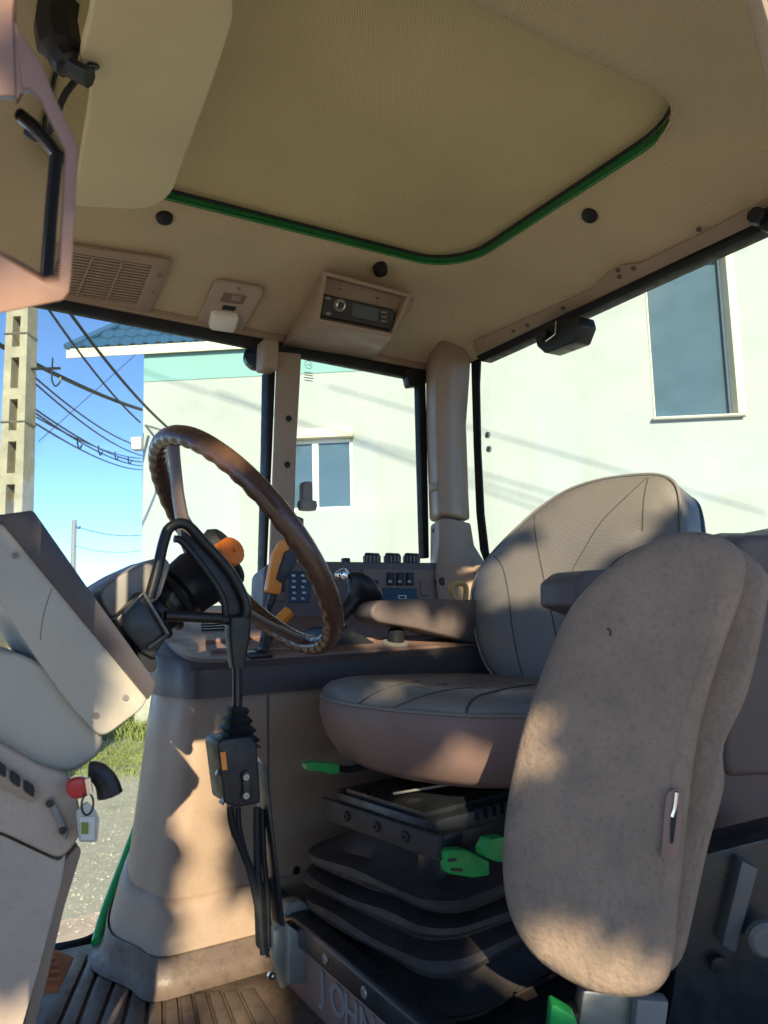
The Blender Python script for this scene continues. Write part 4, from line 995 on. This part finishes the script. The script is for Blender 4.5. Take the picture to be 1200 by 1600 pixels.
# backrest
nb = (V((-sB.x, -sB.y, 0)) * .925 + Z * .38).normalized()
pb = V((1.045, 1.10, 1.90))
def BK(u, v, off=0): return onP(u, v, pb + nb * off, nb)
bo = crom([BK(*p) for p in ((756, 1040), (738, 990), (731, 935), (740, 895), (765, 860), (800, 824), (836, 792), (880, 763), (930, 746), (985, 738), (1025, 738), (1050, 752), (1058, 790), (1058, 860), (1045, 950), (1000, 1045), (940, 1085), (850, 1085), (790, 1070))], 5)
br = B().pillow(bo, nb, [(-.06, -.10), (0, -.085), (0, -.03), (.004, -.012), (.014, -.002), (.03, .004), (-.25, .012), (-.5, .012), (-.8, .004), (-.95, 0)]).done('backrest', LEATH, seat, 60)
B().pillow([p - nb * .085 + sB * .004 for p in bo], -nb, [(.004, 0), (.0, .01), (.01, .035), (.05, .045)]).done('back_shell', BLACK, seat, 60)
for pts in (((836, 795), (836, 830), (845, 880), (858, 940), (872, 1010), (880, 1070)), ((1016, 742), (980, 775), (940, 815), (912, 860), (893, 895), (885, 930)), ((768, 866), (785, 885), (795, 930), (800, 980), (812, 1040), (824, 1075)), ((1014, 742), (1006, 780), (1004, 830)), ((946, 905), (958, 880), (985, 862), (1010, 852))):
    seam(br, pts, .0015, SEAM)
B().tube([p for p in [q_ - nb * .012 for q_ in bo]], .0035, 6, True).done('piping', LEATHP, br, 80)
# armrests
B().prism(rp(pxY([(551, 948), (562, 939), (640, 937), (800, 940), (800, 1014), (735, 1010), (680, 997), (620, 982), (560, 972), (549, 962)], 1.465), [.012, .012, .01, .01, .01, .01, .02, .02, .012, .012], 4), V((0, -.085, 0))).bevel(.012, 4, 50).done('armrest', ARMR, seat, 60)
B().prism(rp(pxY([(841, 912), (862, 895), (960, 889), (1010, 900), (1000, 985), (890, 966), (842, 948)], .875), [.006, .01, .01, .01, .01, .006, .006], 4), V((.0, -.075, 0))).bevel(.010, 4, 50).done('armrest', ARMR, seat, 60)
# suspension
def SB(c, size): return B().box(c, size, (sB, sR, Z))
sus = SB(SS(.0, -.02, 1.715), (.38, .25, .05)).bevel(.006, 2).done('suspension_plate', STEELB, seat)
SB(SS(.0, -.02, 1.742), (.36, .20, .008)).done('plate_cover', STEELB, sus)
for s_ in (-.135, .10): SB(SS(.02, s_, 1.728), (.40, .026, .026)).bevel(.004).done('slide_rail', STEELB, sus)
SB(SS(-.195, -.02, 1.71), (.012, .30, .035)).bevel(.004).done('front_plate', BELLOW, sus)
for s_ in (-.1, -.03, .05): screw(SS(-.202, s_, 1.712), -sB, .008, sus, RUBBER)
for k in range(14): SB(SS(-.10 + .018 * k, -.151, 1.735), (.007, .008, .018)).done('rail_tooth', STEELB, sus)
SB(SS(-.17, -.14, 1.695), (.05, .05, .06)).bevel(.006).done('corner_block', STEELB, sus)
B().tube(crom([SS(-.16, -.02, 1.752), SS(-.05, -.06, 1.757), SS(.08, -.10, 1.752)], 5, False), .002, 6).done('cable', GREYP, sus)
def bring(hx, hy, z, r=.06):
    out = []
    base = rrect(0, 0, hx, hy, r, 0, 5); ring = []
    for i, p in enumerate(base):
        m = 8 if i % 6 == 5 else 1
        ring += [p.lerp(base[(i + 1) % 24], k / m) for k in range(m)]
    for p in ring:
        a = math.atan2(p.y, p.x); k = 1 + .018 * math.sin(3 * a + z * 40) + .012 * math.sin(7 * a - z * 90)
        out.append(SS(p.x * k + .005, p.y * k, z + .0045 * math.sin(2 * a + z * 23) + .003 * math.sin(5 * a + z * 60)))
    return out
bl = [(.15, .12, 1.698), (.165, .135, 1.672), (.19, .165, 1.648), (.222, .186, 1.640), (.226, .190, 1.632), (.222, .187, 1.625), (.185, .155, 1.617), (.19, .158, 1.610), (.224, .188, 1.603), (.228, .192, 1.596), (.224, .188, 1.589), (.185, .155, 1.575), (.19, .158, 1.570), (.222, .186, 1.562), (.226, .190, 1.553), (.222, .186, 1.545), (.18, .150, 1.533), (.195, .165, 1.515), (.21, .178, 1.500), (.212, .180, 1.490), (.205, .172, 1.483), (.175, .145, 1.474), (.185, .155, 1.430)]
bl2 = B().loft([bring(x, y, z) for x, y, z in bl]).done('bellows', BELLOW, seat, 30)
# green levers
B().prism(rp(pxY([(479, 1194), (490, 1190), (530, 1194), (531, 1208), (515, 1210), (505, 1206), (480, 1204)], 1.16), .003, 3), V((0, .018, 0))).bevel(.004, 3).done('seat_lever', GREENP, seat)
B().tube([LP(528, 1201, 1.17), LP(548, 1202, 1.17), LP(575, 1196, 1.17)], .006, 8).done('lever_rod', STEELB, seat)
gl = B().prism(rp(pxY([(697, 1334), (705, 1328), (730, 1328), (765, 1346), (765, 1368), (740, 1372), (702, 1366)], .90), .003, 3), V((0, .022, 0))).bevel(.003, 3).done('seat_lever', GREENP, seat)
B().prism(rp(pxY([(699, 1342), (712, 1341), (712, 1345), (699, 1347)], .899), .001, 2), V((0, -.002, 0))).done('lever_slot', SEAM, gl)
B().prism(rp(pxY([(704, 1357), (722, 1358), (722, 1362), (704, 1361)], .899), .001, 2), V((0, -.002, 0))).done('lever_slot', SEAM, gl)
B().prism(rp(pxY([(757, 1330), (766, 1312), (790, 1308), (792, 1348), (775, 1346), (760, 1340)], .87), .003, 3), V((0, .022, 0))).bevel(.003, 3).done('seat_lever', GREENP, seat)
# base box on the floor with lettering
bs = thing('seat_base', 'black steel seat base box with embossed lettering on its brown front', 'seat base', (.84, 1.1, FL))
B().box((.556, 1.08, FL + .0475), (.012, .56, .095)).bevel(.002).done('riser', BROWN, bs)
B().box((.557, 1.08, FL + .116), (.040, .60, .042)).bevel(.008, 3).done('front_rail', STEELB, bs)
for y in (.79, 1.37): B().box((.84, y, FL + .10), (.52, .03, .04)).bevel(.006, 3).done('side_rail', STEELB, bs)
B().box((.84, 1.08, FL + .03), (.54, .55, .05)).done('deck', BELLOW, bs)
for y in (.86, .98, 1.1): screw(V((.5375, y, FL + .116)), V((-1, 0, 0)), .008, bs, GALV)
screw(V((.62, .86, FL + .056)), Z, .012, bs, GALV)
for k, chh in enumerate('JOHN DEERE'):
    if chh == ' ': continue
    fc = bpy.data.curves.new('letter', 'FONT'); fc.body = chh; fc.size = .062; fc.extrude = .0015; fc.offset = .0012
    fo_ = bpy.data.objects.new('letter', fc); col.objects.link(fo_)
    dg = bpy.context.evaluated_depsgraph_get(); fme = bpy.data.meshes.new_from_object(fo_.evaluated_get(dg)); bpy.data.objects.remove(fo_)
    fme.materials.clear(); fme.materials.append(GREYP)
    lt = bpy.data.objects.new('letter', fme); col.objects.link(lt)
    put(lt, V((.5485, 1.155 - .046 * k - (.012 if k == 0 else 0), FL + .040)), bs); lt.rotation_euler = Matrix((V((0, -1, 0)), Z, V((-1, 0, 0)))).transposed().to_euler()
# bracket of the lever
bk2 = thing('lever_bracket', 'galvanised steel bracket bolted to the front corner of the seat base', 'bracket', onZ(450, 1545, FL))
B().prism(pxY([(424, 1444), (430, 1408), (440, 1440), (456, 1446), (453, 1540), (440, 1546), (424, 1490)], 1.22), V((.0, .012, 0))).bevel(.002).done('side_plate', GALV, bk2)
B().prism(pxY([(452, 1446), (510, 1486), (508, 1530), (452, 1540)], 1.20), V((0, .05, 0))).bevel(.002).done('face_plate', GALV, bk2)
B().prism(rp(pxY([(444, 1432), (448, 1412), (470, 1406), (490, 1418), (490, 1438), (470, 1452)], 1.24), .008, 4), V((0, .03, 0))).bevel(.004).done('end_cap', GREYP, bk2)
for u, v in ((420, 1440), (424, 1524), (494, 1503)): 
    screw(onY(u, v, 1.197 if u > 450 else 1.218), V((0, -1, 0)), .008, bk2, CHROME, 'bolt')

# ================================================================== FOLDED PASSENGER SEAT by the door
pn_ = (-(D0 * .93 + R0 * .30) + Z * .06).normalized(); pp_ = at(950, 1200, .86)
def PS(u, v, off=0): return onP(u, v, pp_ + pn_ * off, pn_)
psx = thing('folded_seat', 'scuffed grey-beige passenger seat shell folded up beside the open door', 'seat', PS(930, 1600))
po = crom([PS(*p) for p in ((880, 966), (915, 918), (960, 878), (1005, 850), (1054, 831), (1098, 828), (1142, 842), (1166, 870), (1164, 920), (1140, 990), (1108, 1090), (1088, 1180), (1074, 1300), (1062, 1420), (1056, 1500), (1038, 1548), (1000, 1567), (930, 1560), (868, 1530), (826, 1495), (798, 1450), (784, 1395), (782, 1330), (790, 1255), (806, 1170), (832, 1085))], 4)
shl = B().pillow(po, pn_, [(-.08, -.075), (.0, -.055), (.0, -.018), (.003, -.008), (.010, -.002), (.022, .001), (-.3, .004), (-.6, .005), (-.9, .005)]).done('shell', DUSTY, psx, 60)
pf = crom([PS(*p, -.062) for p in ((1090, 850), (1140, 848), (1192, 885), (1202, 930), (1170, 1080), (1132, 1165), (1132, 1230), (1106, 1330), (1082, 1440), (1066, 1500), (1040, 1520), (1030, 1460), (1050, 1200), (1080, 1000))], 4)
B().pillow(pf, pn_, [(.01, -.07), (0, -.06), (0, -.006), (.006, 0), (-.3, .002)]).done('flange', DUSTY, psx, 60)
B().prism(rp([PS(u, v, .006) for u, v in ((1040, 1238), (1062, 1228), (1066, 1270), (1058, 1340), (1032, 1342), (1036, 1290))], .006, 3), pn_ * .004).bevel(.003).done('slot_rim', pm('slot_rim_plastic', (.26, .17, .14), .5, .08, 6, .1, 600, .35), psx)
B().prism(rp([PS(u, v, .0098) for u, v in ((1054, 1236), (1060, 1236), (1058, 1270), (1052, 1318), (1046, 1318), (1048, 1275))], .003, 3), pn_ * .001).done('slot', RUBBER, psx)
B().tube(crom([PS(*p, .0105) for p in ((1057, 1238), (1054, 1262), (1050, 1276))], 4, False), .0022, 6).done('release_wire', CHROME, psx)
seam(shl, ((948, 982), (954, 986), (953, 994)), .0014, SEAM, 'scuff')
# mounting behind it
B().prism([at(u, v, 1.02) for u, v in ((1080, 1340), (1240, 1300), (1240, 1700), (1020, 1700), (1050, 1560))], FW * .06).bevel(.004).done('side_panel', STEELB, psx)
B().prism([at(u, v, .995) for u, v in ((1160, 1345), (1186, 1358), (1150, 1490), (1128, 1478))], FW * .03).bevel(.003).done('strut', pm('dull_grey_steel', (.09, .095, .1), .4, .15, 8, .1, 300, .5), psx)
B().lathe([(.024, 0), (.023, .008), (.018, .012), (0, .013)], at(1192, 1464, .99), -FW, 18).done('pivot_cap', pm('dull_cap', (.13, .13, .12), .5, .2, 12, .2, 300, .4), psx)
B().lathe([(.012, 0), (.012, .006), (0, .007)], at(1122, 1506, 1.01), -FW, 14).done('bolt_cap', STEELB, psx)
B().prism([at(u, v, .97) for u, v in ((912, 1548), (1012, 1560), (1002, 1690), (890, 1690))], FW * .03).bevel(.004).done('bracket', GALV, psx)
B().prism([at(u, v, .95) for u, v in ((996, 1562), (1046, 1566), (1030, 1690), (985, 1690))], FW * .02).bevel(.003).done('bracket_tube', GREYP, psx)
B().prism(rp([at(u, v, .93) for u, v in ((862, 1568), (900, 1590), (910, 1640), (856, 1640))], .006, 3), FW * .02).bevel(.003).done('release_lever', GREENP, psx)
cu = crom([at(*p, 1.12) for p in ((1150, 850), (1215, 836), (1300, 840), (1310, 1000), (1300, 1190), (1180, 1215), (1130, 1200), (1140, 1080), (1165, 960))], 4)
B().prism(cu, FW * .12).bevel(.014, 4, 50).done('seat_pad', ARMR, psx, 60)
B().prism([at(u, v, 1.16) for u, v in ((1060, 1120), (1260, 1150), (1260, 1420), (1060, 1380))], FW * .05).bevel(.006).done('pad_frame', BROWND, psx)
# lower rear wall of the cab behind the seats
B().box((XR + .02, 1.14, FL + .29), (.05, 1.6, .58)).bevel(.006).done('rear_wall', BROWN, cab)
# ================================================================== SUN BLOCKER, leafy and unseen behind the camera, added to shade the cab
BLOCKER_LEAF = pm('blocker_leaf', (.07, .12, .03), .6, .3, 3, 0, 100, .3)
BLOCKER_BARK = pm('blocker_bark', (.16, .12, .08), .9, .25, 6, .8, 60, .2)
gaps = []  # sun rays kept clear of leaves, so the lit patches take shape
def gap(pts, fn, r):
    for p in pts: gaps.append((fn(*p), r))
gap(((312, 1180), (316, 1240), (318, 1300), (320, 1360), (320, 1420), (315, 1470)), lambda u, v: onY(u, v, 1.385), .022)
gap(((296, 1320), (298, 1370), (302, 1420), (306, 1460)), lambda u, v: onY(u, v, 1.385), .0)
gap(((268, 1080), (262, 1110)), lambda u, v: onY(u, v, 1.45), .02)
gap(((402, 1440), (400, 1500)), lambda u, v: onY(u, v, 1.36), .012)
gap(((120, 1585), (190, 1565), (260, 1555), (350, 1570), (420, 1580)), lambda u, v: onZ(u, v, FL + .02), .012)
gap(((700, 1205), (735, 1200), (765, 1210)), lambda u, v: onY(u, v, .86), .014)
gap(((838, 1130), (832, 1165), (803, 1235)), PS, -.018)
gap((((160, 1440), 1.64), ((185, 1370), 1.74), ((205, 1320), 1.80)), lambda q, y: onY(*q, y), -.015)
gap(((870, 1475), (900, 1500), (945, 1515), (985, 1545)), PS, .012)
gap(((880, 785), (920, 770), (960, 760), (1000, 752), (1025, 760)), BK, .045)
gap(((785, 900), (820, 888), (860, 876), (900, 866), (950, 852)), BK, .028)
gap(((780, 935), (830, 925), (870, 930)), BK, .014)
gap(((745, 910), (755, 930)), lambda u, v: onX(u, v, XR - .1), .04)
gap(((262, 690), (290, 682), (325, 700)), lambda u, v: onY(u, v, 1.15), .02)
gap(((4, 60), (4, 140), (60, 470)), lambda u, v: at(u, v, .47), -.005)
gap(((140, 1125), (155, 1140)), lambda u, v: onY(u, v, .92), -.025)
gap(((340, 1005), (400, 1000), (620, 1000), (680, 1000), (560, 1000)), onT, .02)
gap(((600, 1078), (630, 1068)), onC, .006)
def in_gap(p, ex=.04):
    for q, r in gaps:
        d = p - q
        if (d - SUNDIR * d.dot(SUNDIR)).length < r + ex: return True
    return False
TC = V((.70, 1.1, 2.15)) - SUNDIR * ((1.1 + 2.6) / SUNDIR.y)
sun_blocker = thing('sun_blocker', 'added leafy sun blocker behind the camera, shaped to shade the cab', 'sun_blocker', (TC.x, TC.y, 0))
TX = TC.x - .2
tb_ = [V((TX - .1, TC.y, 0)), V((TX - .02, TC.y - .05, 1.2)), V((TX, TC.y - .1, 2.6)), V((TX, TC.y - .1, TC.z - .1))]
B().tube(crom(tb_, 5, False), [.15 - .006 * k for k in range(16)], 10).done('blocker_trunk', BLOCKER_BARK, sun_blocker)
for k in range(60):
    a = k * 2.4; st_ = V((TX, TC.y - .1, 2.4 + .025 * k)); en = TC + V((1.1 * math.cos(a), .6 * math.sin(a) - .3, .4 * math.sin(a * 1.7)))
    if any(in_gap(p_, .09) for p_ in crom([st_, st_.lerp(en, .5) + Z * .15, en], 8, False)): continue
    B().tube(crom([st_, st_.lerp(en, .5) + Z * .15, en], 4, False), [.06 - .005 * j for j in range(9)], 6).done('blocker_limb', BLOCKER_BARK, sun_blocker)
lb_ = B(); made = 0
while made < 30000:
    q = V((random.uniform(-1, 1), random.uniform(-1, 1), random.uniform(-1, 1)))
    if q.length > 1: continue
    p = TC + V((q.x * 1.7, q.y * .9, q.z * 1.75))
    if p.x < -1.85 or in_gap(p): continue
    d1 = V((random.gauss(0, 1), random.gauss(0, 1), random.gauss(0, 1))).normalized(); d2 = d1.cross(V((random.gauss(0, 1), random.gauss(0, 1), 1))).normalized()
    L_, w_ = random.uniform(.045, .07), random.uniform(.022, .034)
    lb_.face([p - d1 * L_, p + d2 * w_, p + d1 * L_, p - d2 * w_]); made += 1
tag(lb_.done('blocker_leaves', BLOCKER_LEAF, sun_blocker, recalc=False), None, None, kind='stuff')
